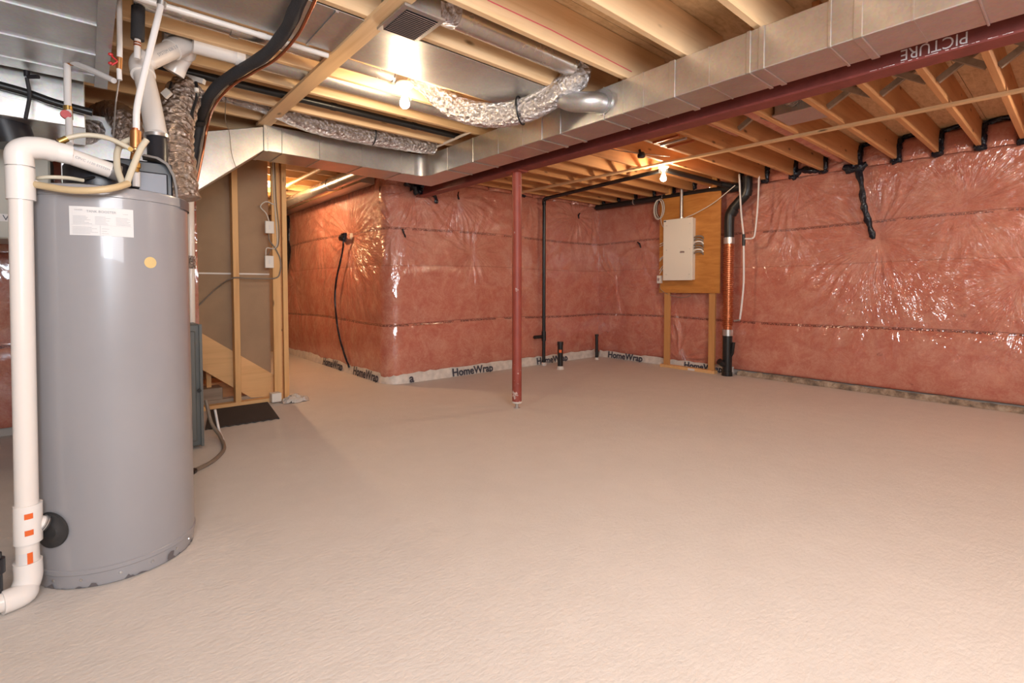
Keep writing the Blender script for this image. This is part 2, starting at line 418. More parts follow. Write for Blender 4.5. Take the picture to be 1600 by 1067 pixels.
# ------------------------------------------------------------------ the room
XR = 6.45; YF = 5.30; XB = 2.66; ZJ = 2.47; ZS = 2.71; YH = 9.4; XL = -1.7; YB = -3.0
MB().box(XL - .3, XR + .3, YB - .3, YH + .3, -0.12, 0).build('floor', 'floor', kind='structure')
ceil = MB().box(XL - .3, XR + .3, YB - .3, YH + .3, ZS + 0.02, ZS + 0.10).build('ceiling', 'osb', kind='structure')
k = 0
y = YB
while y < YH:
    x = XL - (0.0 if k % 2 else 1.22)
    while x < XR:
        x0, x1, y0, y1 = max(x, XL) + .002, min(x + 2.44, XR) - .002, y + .002, min(y + 1.22, YH) - .002
        if x1 - x0 > 0.1 and y1 - y0 > .05: MB().box(x0, x1, y0, y1, ZS, ZS + .018).build('subfloor_panel', 'osb', ceil)
        x += 2.44
    y += 1.22; k += 1
# joists
YL = [-2.75, -2.35, -1.95, -1.55, -1.15, -.75, -.35, 0.03, 0.40, 0.74, 1.135, 1.545, 1.955, 2.345, 2.815, 3.14, 3.50, 3.93, 4.33, 4.73, 5.13, 5.53, 5.93, 6.33, 6.73, 7.13, 7.53, 7.93, 8.33, 8.73, 9.13]
YR = [-2.7, -2.3, -1.9, -1.5, -1.15, -.80, -.47, -.17, 0.12, 0.395, 0.685, 0.99, 1.32, 1.66, 1.99, 2.30, 2.625, 2.94, 3.26, 3.58, 3.90, 4.22, 4.54, 4.86, 5.16]
for y in YL:
    x1 = 3.05 if y < 5.2 else XB + .1
    MB().box(XL + .01, x1, y - .019, y + .019, ZJ, ZS - .002).build('floor_joist', 'joist', ceil, bevel=.003)
for y in YR:
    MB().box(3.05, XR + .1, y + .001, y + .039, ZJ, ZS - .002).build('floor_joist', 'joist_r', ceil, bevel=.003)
# cross bridging, right bay
for a, b in zip(YR[4:14], YR[5:15]):
    MB().bar((4.22, a + .045, ZJ + .03), (4.22, b - .003, ZS - .04), .038, .030, (1, 0, 0)).build('cross_bridging', 'oldwood', ceil)
    MB().bar((4.27, a + .045, ZS - .04), (4.27, b - .003, ZJ + .03), .038, .030, (1, 0, 0)).build('cross_bridging', 'oldwood', ceil)

# walls ----------------------------------------------------------
rng = np.random.RandomState(3)
WV = [(rng.uniform(0.6, 2.0), rng.uniform(0.6, 2.0), rng.uniform(0, 6.28), 0.006) for _ in range(5)] + \
     [(rng.uniform(3, 9) * rng.choice([-1, 1]), rng.uniform(3, 9), rng.uniform(0, 6.28), 0.0012) for _ in range(8)]
def quilt(u, z, pinches, z0=0.075, z1=2.47):
    d = np.zeros_like(u)
    seams = [z0, 0.71, 1.41, 1.86, z1]; amp = [.034, .018, .010, .020]
    for a, b, k in zip(seams[:-1], seams[1:], amp):
        t = np.clip((z - a) / (b - a), 0, 1); mk = (z >= a) & (z <= b)
        d += mk * k * np.power(np.abs(np.sin(pi * t)), 0.45)
    for a, b, p, k in WV: d += k * np.sin(a * u + b * z + p)
    for (pu, pz, R, depth, n, seed) in pinches:
        du = u - pu; dz = z - pz; r = np.hypot(du, dz) + 1e-4; th = np.arctan2(dz, du)
        fall = np.exp(-(r / R) ** 1.3)
        d -= depth * np.exp(-r / (R * .35))
        ph = n * th + 1.7 * np.sin(2 * th + seed) + 1.1 * np.sin(3 * th - seed * 2) + 0.8 * np.sin(r * 9 + seed)
        ridg = np.power(np.abs(np.sin(ph)), 3) - .35
        am = (.5 + .5 * np.sin(5 * th + seed * 3 + r * 4))
        d += fall * ridg * am * np.minimum(r, .30) * 0.10
    return d
def wall_surface(name, mat, path, pinches, z1fun=None, step=0.013, kind='structure', parent=None):
    # path: list of (x,y,nx,ny,u)
    P = np.array(path); m = len(P); zs = np.arange(0.07, 2.475, step); zs[-1] = 2.474
    U, Z = np.meshgrid(P[:, 4], zs, indexing='ij')
    D = quilt(U, Z, pinches)
    zt = Z if z1fun is None else 0.07 + (Z - 0.07) * ((z1fun(U) - 0.07) / (2.474 - 0.07))
    X = P[:, 0][:, None] + P[:, 2][:, None] * D; Y = P[:, 1][:, None] + P[:, 3][:, None] * D
    co = np.stack([X, Y, zt], -1).reshape(-1, 3)
    nz = len(zs); i, j = np.meshgrid(np.arange(m - 1), np.arange(nz - 1), indexing='ij')
    a = (i * nz + j).ravel(); fs = np.stack([a, a + nz, a + nz + 1, a + 1], -1)
    me = bpy.data.meshes.new(name); me.vertices.add(len(co)); me.vertices.foreach_set('co', co.astype(np.float32).ravel())
    nf = len(fs); me.loops.add(nf * 4); me.loops.foreach_set('vertex_index', fs.astype(np.int32).ravel())
    me.polygons.add(nf); me.polygons.foreach_set('loop_start', np.arange(0, nf * 4, 4, dtype=np.int32))
    me.update(calc_edges=True); me.shade_smooth(); me.materials.append(M[mat])
    o = bpy.data.objects.new(name, me); COL.objects.link(o); o['kind'] = kind; o['_w'] = (0, 0, 0)
    return o
st = 0.013
# right wall, u = y
pr = [(XR, y, -1, 0, y) for y in np.arange(YB, YF + .05, st)]
wr = wall_surface('wall_right', 'ins_y', pr, [(1.504, 1.66, .75, .05, 15, 1), (2.30, 2.42, .7, .03, 13, 2), (2.45, 1.95, .45, .02, 9, 6), (0.42, 1.2, .35, .02, 9, 3), (0.80, 1.95, .45, .02, 8, 4), (4.9, 1.2, .5, .01, 6, 5), (3.8, .1, .8, .02, 8, 8), (4.45, 1.79, .3, .015, 6, 9)])
# far wall, u = x, with the rounded outer corner
R0 = 0.17; pf = []
for a in np.arange(0, 90.1, 4.5):
    t = radians(a); cx, cy = XB + R0, YF + R0
    pf.append((cx - R0 * cos(t), cy - R0 * sin(t), -cos(t), -sin(t), XB - .10 + R0 * t))
for x in np.arange(XB + R0 + st, XR + .05, st): pf.append((x, YF, 0, -1, x))
wf = wall_surface('wall_far', 'ins_x', pf, [(2.737, 1.79, .45, .03, 11, 1), (3.62, 2.30, .6, .03, 11, 2), (3.0, 2.30, .5, .05, 12, 3), (3.84, 1.6, .35, .012, 8, 4), (5.9, 2.25, .5, .03, 10, 5), (6.3, 2.4, .5, .02, 9, 7), (4.9, 2.4, .3, .01, 7, 9)])
ph = [(XB, y, -1, 0, y) for y in np.arange(YF + R0 - .004, YH, st)]
wh = wall_surface('wall_hall', 'ins_h', ph, [(6.453, 1.815, .9, .06, 16, 1), (7.3, 2.0, .6, .03, 11, 2), (8.6, 1.2, .5, .03, 9, 3), (5.7, 2.2, .5, .02, 9, 5)])
wu = wall_surface('wall_left', 'ins_x', [(x, YF + .08, 0, -1, x) for x in np.arange(XL, .80, .03)], [(.6, 1.9, .5, .03, 10, 2)])
# backing (poured walls) outside the insulation, and the walls behind the camera
MB().box(XR + .05, XR + .25, YB - .2, YF + .3, -.1, ZS + .02).build('wall_right_backing', 'plainwall', wr)
MB().box(XB + .06, XR + .3, YF + .06, YF + .3, -.1, ZS + .02).build('wall_far_backing', 'plainwall', wf)
MB().box(XB + .05, XB + .2, YF + .2, YH + .1, -.1, ZS + .02).build('wall_hall_backing', 'plainwall', wh)
MB().box(XL, 0.76, YF + .12, YF + .3, -.1, ZS + .02).build('wall_left_backing', 'plainwall', wu)
MB().box(XL - .2, XL, YB - .2, YH, -.1, ZS + .02).build('wall_outer', 'plainwall', kind='structure')
MB().box(XL, XB + .2, YH, YH + .2, -.1, ZS + .02).build('wall_hall_end', 'hardboard', kind='structure')
wb = MB()
wb.box(XL, -1.1, YB - .2, YB, -.1, ZS); wb.box(-.1, XR + .2, YB - .2, YB, -.1, ZS)
wb.box(-1.1, -.1, YB - .2, YB, -.1, 1.5); wb.box(-1.1, -.1, YB - .2, YB, 2.0, ZS)
wb.build('wall_back', 'plainwall', kind='structure')
wn = MB(); wn.box(-1.1, -.1, YB - .06, YB - .02, 1.5, 1.54).box(-1.1, -.1, YB - .06, YB - .02, 1.96, 2.0).box(-1.1, -1.06, YB - .06, YB - .02, 1.5, 2.0).box(-.14, -.1, YB - .06, YB - .02, 1.5, 2.0).box(-.62, -.58, YB - .06, YB - .02, 1.5, 2.0)
wn.build('window_1', 'ivory', kind='structure')

# strip of house wrap peeping out under the insulation
sw = MB()
pts = [(XB + .02, y) for y in np.arange(YH - .1, YF + .15, -.08)] + [(XB + .05, YF + .09), (XB + .09, YF + .04), (XB + .15, YF + .01)] + [(x, YF) for x in np.arange(XB + .22, XR - .05, .08)]
def strip(pts, z1, off0, off1, mat, name, parent, seed=0):
    m = MB(); rnd = random.Random(seed)
    for k, (x, y) in enumerate(pts):
        a = pts[max(k - 1, 0)]; b = pts[min(k + 1, len(pts) - 1)]
        tx, ty = b[0] - a[0], b[1] - a[1]; L = hypot(tx, ty); nx, ny = ty / L, -tx / L
        j = rnd.uniform(-.006, .006); z = z1 + rnd.uniform(-.01, .01)
        m.v += [Vector((x - nx * .03, y - ny * .03, z)), Vector((x + nx * (off1 + j), y + ny * (off1 + j), z - .012)), Vector((x + nx * (off0 + j * .6), y + ny * (off0 + j * .6), .002)), Vector((x - nx * .03, y - ny * .03, .0))]
    for k in range(len(pts) - 1):
        for q in range(3):
            i = k * 4 + q; m.f.append((i, i + 1, i + 5, i + 4))
    return m.build(name, mat, parent, smooth=40)
hw = strip([(x, y) for x, y in pts if y > YF + .12 or True][::-1], .12, -.055, -.035, 'wrap', 'sill_wrap', wf, 2)
for o_, u0 in ((-1, 0),): pass
hw2 = strip([(XR, y) for y in np.arange(3.0, YF, .08)][::-1][::-1], .10, -.055, -.035, 'wrap', 'sill_wrap', wr, 3)
hw3 = strip([(XR, y) for y in np.arange(YB, 3.0, .07)], .062, -.06, -.04, 'dirty', 'footing_strip', wr, 4)

# lettering printed on the wrap (drawn flat on the strip)
def wraptext(s, x, size, parent, wall='far', tilt=0):
    if wall == 'far':
        mt = frame((x, YF - .062, .012), (1, 0, 0), (0, .15, .99), (0, -1, 0))
    elif wall == 'right':
        mt = frame((XR - .062, x, .012), (0, -1, 0), (.15, 0, .99), (-1, 0, 0))
    else:
        mt = frame((XB - .045, x, .012), (0, -1, 0), (.15, 0, .99), (-1, 0, 0))
    return text('lettering', s, size, mt, 'ink', parent, bold=.004)
wraptext('HomeWrap', 3.84, .135, wf); wraptext('HomeWrap', 5.32, .135, wf); wraptext('a', 2.93, .14, wf)
wraptext('HomeWrap', 4.72, .135, wr, 'right'); wraptext('HomeWrap', 3.42, .115, wr, 'right')
wraptext('HomeWrap', 5.86, .15, wh, 'hall'); wraptext('HomeWrap', 6.95, .15, wh, 'hall')

# black acoustic sealant / tape
def blob(name, path, wd, th, parent, seed=1, nrm=(-1, 0, 0), jit=.42, sp=4):
    """ragged flat ribbon with thickness along a path"""
    rnd = random.Random(seed); P = catmull(path, sp); n = Vector(nrm).normalized(); m = MB(); K = 6
    for k, p in enumerate(P):
        d = (P[min(k + 1, len(P) - 1)] - P[max(0, k - 1)]).normalized(); s = d.cross(n).normalized()
        w0 = wd * (1 + rnd.uniform(-jit, jit)) * (0.45 if k in (0, len(P) - 1) else 1)
        for j in range(K):
            t = j / (K - 1) * 2 - 1
            m.v.append(p + s * (t * w0 / 2 * (1 + rnd.uniform(-.35, .30))) + n * (th * (1 - t * t) * (1 + rnd.uniform(-.5, .5)) + .001))
        m.v.append(p + s * (w0 / 2) - n * .012); m.v.append(p - s * (w0 / 2) - n * .012)
    R = K + 2
    for k in range(len(P) - 1):
        for j in range(R):
            a = k * R + j; b = k * R + (j + 1) % R
            m.f.append((a, b, b + R, a + R))
    m.f.append(tuple(range(R))[::-1]); m.f.append(tuple(range((len(P) - 1) * R, len(P) * R)))
    return m.build(name, 'tape', parent, smooth=50)
# insulated puffs between the joists along the right wall, and sealant round each joist end
def puff(name, cx, y0, y1, z0, z1, parent, th=.07, mat='ins_y', axis='y'):
    m = MB(); nu, nv = 12, 12; rnd = random.Random(int(y0 * 100))
    for i in range(nu + 1):
        for j in range(nv + 1):
            u = i / nu; v = j / nv
            b = (max(0, 1 - abs(2 * u - 1) ** 3)) ** .5 * (max(0, 1 - (v ** 5))) ** .5
            dd = th * b + rnd.uniform(-.003, .003)
            yy = y0 + (y1 - y0) * u; zz = z0 + (z1 - z0) * v
            m.v.append(Vector((cx - dd, yy, zz)) if axis == 'y' else Vector((yy, cx - dd, zz)))
    for i in range(nu):
        for j in range(nv):
            a = i * (nv + 1) + j; m.f.append((a, a + nv + 1, a + nv + 2, a + 1))
    return m.build(name, mat, parent, smooth=60)
for i, (a, b) in enumerate(zip(YR[:-1], YR[1:])):
    puff('rim_insulation', XR - .005, a + .042, b - .002, 2.44, ZS - .03, wr)
    if b > -1.2:
        rnd = random.Random(i)
        e = XR - .045
        blob('sealant', [(e, b - .014, 2.68), (e - .03, b - .010, 2.58), (e - .015, b - .012, 2.47)], .075, .022, wr, i, nrm=(-.8, -.6, 0))
        blob('sealant', [(e - .02, b - .03, 2.475), (e - .03, b + .01, 2.452), (e - .02, b + .055, 2.475)], .06, .022, wr, i + 40)
        if 0.2 < b < 3: blob('sealant', [(e + .01, a + .05, 2.66), (e - .01, (a + b) / 2, 2.70), (e + .01, b - .01, 2.67)], .04, .018, wr, i + 80)
xx = XB + .3
for i in range(9):
    x0 = XB + .25 + i * .41
    puff('rim_insulation', YF - .005, x0, x0 + .405, 2.44, ZS - .03, wf, .05, 'ins_x', 'x')
# hanging black strips and slits
blob('sealant_strip', [(6.375, 1.70, 2.50), (6.36, 1.63, 2.30), (6.355, 1.60, 2.05), (6.365, 1.55, 1.83), (6.40, 1.51, 1.66)], .05, .012, wr, 5, sp=5)
blob('sealant_strip', [(6.37, 1.80, 2.47), (6.37, 1.69, 2.43), (6.37, 1.58, 2.47)], .08, .02, wr, 6)
blob('sealant_strip', [(6.37, 2.30, 2.46), (6.36, 2.22, 2.51), (6.36, 2.12, 2.49), (6.37, 2.04, 2.47)], .07, .025, wr, 9)
blob('sealant_strip', [(6.385, 4.50, 1.83), (6.385, 4.46, 1.80), (6.39, 4.44, 1.74)], .018, .006, wr, 11)
blob('sealant_strip', [(2.63, 6.62, 1.80), (2.61, 6.52, 1.81), (2.60, 6.42, 1.84)], .075, .03, wh, 3)
blob('sealant_strip', [(2.62, 6.40, 1.86), (2.62, 6.43, 1.75)], .03, .02, wh, 4, sp=3)
blob('sealant_strip', [(2.60, 6.44, 1.80), (2.60, 6.50, 1.60), (2.58, 6.66, 1.25), (2.58, 6.72, .95), (2.58, 6.62, .55), (2.60, 6.47, .25), (2.62, 6.36, .08)], .022, .006, wh, 8, sp=6)
blob('sealant_strip', [(2.60, 8.78, 2.34), (2.58, 8.74, 2.0), (2.60, 8.78, 1.7), (2.60, 9.0, 1.35)], .10, .02, wh, 12, sp=5)
blob('sealant_strip', [(2.83, 5.255, 1.83), (2.845, 5.25, 1.78), (2.87, 5.25, 1.73)], .018, .006, wf, 13, nrm=(0, -1, 0))
blob('sealant_strip', [(3.63, 5.26, 2.36), (3.615, 5.25, 2.31), (3.63, 5.25, 2.26)], .016, .006, wf, 14, nrm=(0, -1, 0))
blob('sealant_strip', [(5.93, 5.25, 2.31), (5.90, 5.25, 2.27), (5.91, 5.25, 2.22)], .016, .006, wf, 15, nrm=(0, -1, 0))
blob('sealant_strip', [(4.63, 5.25, 2.45), (4.75, 5.24, 2.43)], .09, .02, wf, 16, nrm=(0, -1, 0))
for q in range(4):
    blob('sealant_strip', [(2.86 + q * .09, 5.25 - q % 2 * .03, 2.37 - .045 * (q % 3)), (2.95 + q * .09, 5.22, 2.33 + .05 * (q % 2)), (3.05 + q * .08, 5.24, 2.27 + .03 * (q % 2))], .10, .04, wf, 20 + q, nrm=(0, -1, 0), jit=.5)
blob('sealant_strip', [(3.22, 5.23, 2.28), (3.27, 5.23, 2.24), (3.29, 5.24, 2.17)], .045, .02, wf, 27, nrm=(0, -1, 0))

# ------------------------------------------------------------------ steel beam and post
sb = thing('steel_beam', 'dark red steel I beam running under the joists beside the silver main duct', 'beam', (3.08, 1.2, 2.225))
m = MB(); m.box(3.02, 3.14, YB + .02, YF - .03, 2.225, 2.237).box(3.02, 3.14, YB + .02, YF - .03, 2.458, 2.468)
m.box(3.076, 3.084, YB + .02, YF - .03, 2.237, 2.458); m.build('beam_section', 'beam', sb)
def web(p): return Vector((3.0755, 0, 2.262)) + Vector((0, 1, 0)) * p.x + Vector((0, 0, -1)) * p.y
text('chalk_lettering', 'PICTURE', .076, frame((3.0750, .51, 2.3135), (0, 1, 0), (0, 0, -1), (-1, 0, 0)), 'chalk', sb, squash=0.85)
m = MB(); rnd = random.Random(5); y = .1
while y < .75:
    m.box(3.0188, 3.0195, y, y + rnd.uniform(.008, .03), 2.233, 2.233 + rnd.uniform(.001, .003)); y += rnd.uniform(.01, .05)
m.build('chalk_line', 'chalk', sb)
PX, PY_ = 3.08, 3.51
sp = thing('steel_post', 'round dark red steel post in mid floor with chipped paint at its foot', 'post', (PX, PY_, 0))
MB().tube([(PX, PY_, .055), (PX, PY_, 2.212)], .045, 28).build('pole', 'post', sp, smooth=40)
MB().box(PX - .06, PX + .06, PY_ - .09, PY_ + .09, 2.212, 2.225).build('top_plate', 'post', sp)
MB().lathe([(.046, .048), (.050, .052), (.050, .062), (.046, .066)], (PX, PY_, 0)).build('end_collar', 'wrap', sp, smooth=40)
MB().tube([(PX, PY_, .0), (PX, PY_, .055)], .016, 12).lathe([(.030, 0), (.030, .006), (.010, .010)], (PX, PY_, 0)).build('adjusting_screw', 'steel', sp, smooth=40)

# wooden strapping
MB().bar((4.62, YF - .1, ZJ - .010), (4.80, -.9, ZJ - .010), .060, .018).build('strapping_board', 'wood_y', ceil)
MB().bar((1.12, 4.42, ZJ - .011), (1.12, 1.0, ZJ - .011), .095, .020).build('strapping_board', 'wood_y', ceil)
MB().tube([PT(762, 0, y=1.933), PT(860, 46, y=1.933), PT(987, 112, y=1.933)], .0025, 5).build('chalk_string', 'pink', ceil)

# ------------------------------------------------------------------ main duct
D0, D1, DZ0, DZ1 = 2.60, 2.885, 2.245, 2.455
DY = 4.35
md = thing('main_duct', 'large rectangular galvanised supply duct running along the red beam', 'duct', (2.75, 1.5, DZ0))
m = MB(); m.box(D0, D1, YB + .03, DY + .36, DZ0, DZ1)
m.build('duct_body', 'galv', md, bevel=.004)
# inside elbow: rounded throat between the two runs (convex towards the room corner it cuts)
n = 10; rr = .13; m = MB(); cx, cy = D0 - rr, DY - rr
for k in range(n + 1):
    a = pi / 2 * k / n; x, y = cx + rr * sin(a), cy + rr * cos(a)
    m.v += [Vector((x, y, DZ0 + .001)), Vector((x, y, DZ1)), Vector((D0 + .02, DY + .02, DZ0 + .001)), Vector((D0 + .02, DY + .02, DZ1))]
for k in range(n):
    b = 4 * k; m.f += [(b, b + 1, b + 5, b + 4), (b, b + 4, b + 6, b + 2), (b + 1, b + 3, b + 7, b + 5)]
m.build('elbow_throat', 'galv', md, smooth=50)
def cleat_y(y, wd=.022, prot=.007, mat='galv', parent=md):
    m = MB(); m.box(D0 - prot, D0, y - wd / 2, y + wd / 2, DZ0 - prot, DZ1).box(D0 - prot, D1 + .004, y - wd / 2, y + wd / 2, DZ0 - prot, DZ0)
    return m.build('drive_cleat', mat, parent, bevel=.003)
for y, wd in ((1.60, .04), (1.165, .022), (1.10, .030), (.80, .014), (.69, .035), (.30, .01), (2.10, .012), (2.50, .03), (2.69, .03), (3.55, .02), (3.95, .012)):
    cleat_y(y, wd)
for y in (1.38, 1.80, 1.95, 2.9, 3.2, .50):                      # cross-break ribs
    m = MB(); m.box(D0 - .0025, D0, y - .004, y + .004, DZ0, DZ1).box(D0, D1, y - .004, y + .004, DZ0 - .0025, DZ0); m.build('rib', 'galv', md)
# cross run towards the furnace
cr = thing('cross_duct', 'galvanised duct branch off the main duct, above the stud wall, with a sloped white end', 'duct', (1.8, 4.5, DZ0))
MB().box(1.11, D0 + .01, DY, DY + .36, DZ0, DZ1).build('duct_body', 'galv', cr, bevel=.004)
m = MB(); pr_ = [(1.11, DZ0), (1.11, DZ1 - .02), (.60, 2.285), (.36, 2.21), (.36, 1.60), (.60, 1.825)]
m.poly([(x, DY + .36, z) for x, z in pr_], (0, -1, 0), .36); m.build('transition', 'galv', cr, bevel=.004)
for x, wd in ((1.125, .03), (1.25, .008), (1.555, .006), (1.95, .035), (2.34, .02)):
    m = MB(); m.box(x - wd / 2, x + wd / 2, DY - .006, DY, DZ0 - .006, DZ1).box(x - wd / 2, x + wd / 2, DY - .006, DY + .36, DZ0 - .006, DZ0); m.build('drive_cleat', 'galv', cr, bevel=.002)
for k in range(5):
    MB().lathe([(.0045, 0), (.004, .003), (.001, .004)], (1.14, DY - .006, DZ0 + .02 + k * .04), (0, -1, 0), 8).build('screw', 'steel', cr)

# register boot with grille and its round pipe
bt = thing('register_boot', 'sheet metal register boot with a brown louvred grille, left of the round pipe', 'air register', (1.24, 2.2, 2.43))
m = MB(); m.box(1.145, 1.335, 2.075, 2.335, 2.445, 2.66); m.build('boot_body', 'galv2', bt, bevel=.004)
MB().box(1.13, 1.35, 2.06, 2.35, 2.432, 2.445).build('grille_frame', 'galv2', bt, bevel=.002)
MB().box(1.155, 1.325, 2.09, 2.325, 2.4305, 2.4325).build('grille_recess', 'black', bt)
for k in range(15):
    y = 2.10 + k * .0155
    MB().box(-.085, .085, -.0055, .0055, -.001, .001, Matrix.Translation((1.24, y, 2.428)) @ Matrix.Rotation(.5, 4, 'X')).build('louvre', 'grille', bt)
rp = thing('round_duct_pipe', 'shiny round galvanised pipe between two joists from the grille boot to the foil elbow', 'duct', (1.9, 2.17, 2.49))
YP, ZP = 2.175, 2.555
MB().tube([(1.42, YP, ZP), (2.36, YP, ZP)], .067, 32).build('pipe', 'pipe_metal', rp, smooth=40)
MB().tube([(1.335, YP, ZP), (1.38, YP, ZP), (1.40, YP, ZP), (1.48, YP, ZP)], .071, 24, ring=lambda k, a: 1 + .02 * sin(5 * a + k)).build('foil_tape', 'foil', rp, smooth=60)
# joist panning (flat sheets under a joist cavity)
pn = thing('joist_pan', 'flat galvanised sheet closing the joist space beside the first light bulb', 'sheet metal', (1.7, 2.6, 2.46))
MB().box(1.13, 2.60, 2.365, 2.80, 2.462, 2.4665).build('sheet', 'galv2', pn)
m = MB(); [m.lathe([(.004, 0), (.003, -.002)], (1.3 + k * .2, 2.372, 2.462), (0, 0, 1), 8) for k in range(6)]; m.build('screws', 'steel', pn, kind='stuff')
pn2 = thing('joist_pan', 'brownish sheet metal pan between joists beyond the diagonal strapping board', 'sheet metal', (.5, 2.6, 2.46))
MB().box(-.5, 1.10, 2.365, 2.79, 2.462, 2.4665).build('sheet', 'galv2', pn2); MB().box(.93, .945, 2.365, 2.79, 2.454, 2.462).build('folded_edge', 'galv2', pn2)

# foil flex ducts
def crumple(amp, f=5, seed=0):
    return lambda k, a: 1 + amp * (.5 * sin(k * 1.7 + seed + 2 * sin(a * 2 + k * .3)) + .35 * sin(f * a + k * .9 + seed) + .3 * sin(9 * a - k * 2.3))
fx = thing('foil_flex_duct', 'crumpled foil sleeved flexible duct sagging below the joists near the first bulb', 'duct', (2.15, 2.75, 2.28))
p = [(1.70, 3.02, 2.60), (1.82, 3.0, 2.55), (1.95, 2.97, 2.45), (2.10, 2.88, 2.38), (2.24, 2.72, 2.355), (2.34, 2.54, 2.375), (2.40, 2.36, 2.43), (2.45, 2.22, 2.50), (2.43, 2.18, 2.54)]
MB().tube(p, .083, 30, smooth_path=16, ring=crumple(.045, 8)).build('foil_sleeve', 'foil', fx, smooth=80)
MB().tube([(2.385, 2.20, 2.56), (2.40, 2.20, 2.555), (2.43, 2.19, 2.54), (2.47, 2.18, 2.50)], .086, 24, ring=crumple(.05)).build('foil_collar', 'foil', fx, smooth=70)
m = MB(); c = Vector((2.315, 2.60, 2.37)); d = Vector((.10, -.18, .02)).normalized(); x = d.cross(Vector((0, 0, 1))).normalized(); y = x.cross(d)
m.tube([c + x * (.093 * cos(a)) + y * (.093 * sin(a)) for a in np.linspace(0, 2 * pi, 26)], .0065, 6)
m.tube([c + y * .09 + x * -.02, c + Vector((-.03, -.01, .14))], .006, 6); m.build('strap', 'black', fx, smooth=60)
te = thing('take_off_elbow', 'round galvanised elbow under the foil flex duct where it joins the main duct side', 'duct', (2.5, 2.2, 2.27))
MB().tube([(2.42, 2.34, 2.42), (2.46, 2.25, 2.37), (2.50, 2.17, 2.355), (2.55, 2.13, 2.355), (2.598, 2.12, 2.355)], .064, 24, smooth_path=5).build('elbow', 'galv2', te, smooth=50)
MB().tube([(2.590, 2.11, 2.36), (2.599, 2.11, 2.36)], .085, 24).build('flange', 'galv2', te, smooth=50)
fx2 = thing('foil_flex_duct', 'long straight foil flexible duct tucked above the cross duct', 'duct', (1.7, 4.12, 2.42))
MB().tube([(.55, 4.13, 2.57), (1.0, 4.12, 2.55), (1.4, 4.12, 2.47), (1.8, 4.12, 2.46), (2.2, 4.12, 2.47), (2.55, 4.12, 2.49)], .075, 22, smooth_path=14, ring=crumple(.05, 8, 2)).build('foil_sleeve', 'foil', fx2, smooth=80)
MB().tube([(1.93 , 4.12 + .08 * cos(a), 2.47 + .08 * sin(a)) for a in np.linspace(0, 2 * pi, 20)], .006, 6).build('strap', 'black', fx2, smooth=60)
# runs in the joist spaces
def run(name, lab, cat, pts, r, mat, parts=None, n=16):
    t = thing(name, lab, cat, tuple(Vector(pts[0]) - Vector((0, 0, r)))); MB().tube(pts, r, n).build('pipe', mat, t, smooth=50)
    for q in parts or []:
        a = Vector(pts[0]).lerp(Vector(pts[-1]), q); d = (Vector(pts[-1]) - Vector(pts[0])).normalized()
        MB().tube([a - d * .02, a + d * .02], r * 1.12, n).build('collar', mat, t, smooth=50)
    return t
run('round_duct_pipe', 'grey round duct in the joist space just behind the first light bulb', 'duct', [(.2, 2.975, 2.535), (1.62, 2.975, 2.535)], .062, 'pipe_metal', (.3, .95))
run('round_duct_pipe', 'grey round duct two joist spaces behind the first light bulb', 'duct', [(.35, 3.32, 2.535), (2.58, 3.32, 2.535)], .062, 'galv2', (.35,))
run('drain_pipe', 'thin black drain pipe between the joists behind the diagonal board', 'pipe', [(.3, 3.73, 2.50), (2.58, 3.73, 2.50)], .026, 'black', (.5, .8))
run('drain_pipe', 'short white plastic vent pipe lying between joists right of the upper white elbow', 'pipe', [(.47, 3.30 - .1, 2.46), (.72, 3.30 - .1, 2.46)], .042, 'pvc', (.9,))
run('conduit', 'long thin white pipe clipped under the joists at upper left', 'pipe', [(-.3, 2.815, 2.445), (1.06, 2.815, 2.445)], .014, 'pvc', (.5, .75))
run('water_pipe', 'thin white pipe stub crossing above the corner of the main duct', 'pipe', [tuple(PT(655, 241, z=2.475)), tuple(PT(735, 206, z=2.475))], .012, 'pvc', (.35,))
run('gas_pipe', 'black pipe lying along the top of the duct corner', 'pipe', [(1.6, 4.37, 2.478), (2.45, 4.37, 2.478)], .012, 'black')

# ------------------------------------------------------------------ bulbs
def lamp(i, lab):
    b = BULBS[i]
    x, y, z = b; t = thing('ceiling_bulb', lab, 'light bulb', (x, y, 2.44), 'bare bulbs in porcelain lampholders' if 0 else None)
    MB().lathe([(.055, ZJ - .001), (.058, ZJ - .012), (.050, ZJ - .022), (.030, ZJ - .030), (.024, ZJ - .050), (.020, ZJ - .055)], (x, y, 0), n=28).build('lampholder', 'porcelain', t, smooth=40)
    o = MB().lathe([(.013, z + .062), (.014, z + .052), (.022, z + .032), (.030, z + .010), (.0315, z - .004), (.027, z - .018), (.016, z - .028), (.002, z - .032)], (x, y, 0), n=16).build('bulb', 'glow%d' % i, t, smooth=60)
    m = MB(); m.tube([(x + .04, y, ZJ - .02), (x + .045, y, ZJ - .10)], .0012, 5); m.build('pull_chain', 'steel', t)
    return t
lamp(0, 'lit bare bulb in a white lampholder beside the sagging foil duct')
lamp(1, 'lit bare bulb by the thin strapping left of the electrical panel')
lamp(2, 'lit bare bulb in a white lampholder behind the camera, left'); lamp(3, 'lit bare bulb in a white lampholder behind the camera, right'); lamp(4, 'unseen bare bulb added behind the brown board to light the hall')  # hall bulb is assumed, added out of view to light the hall warmly

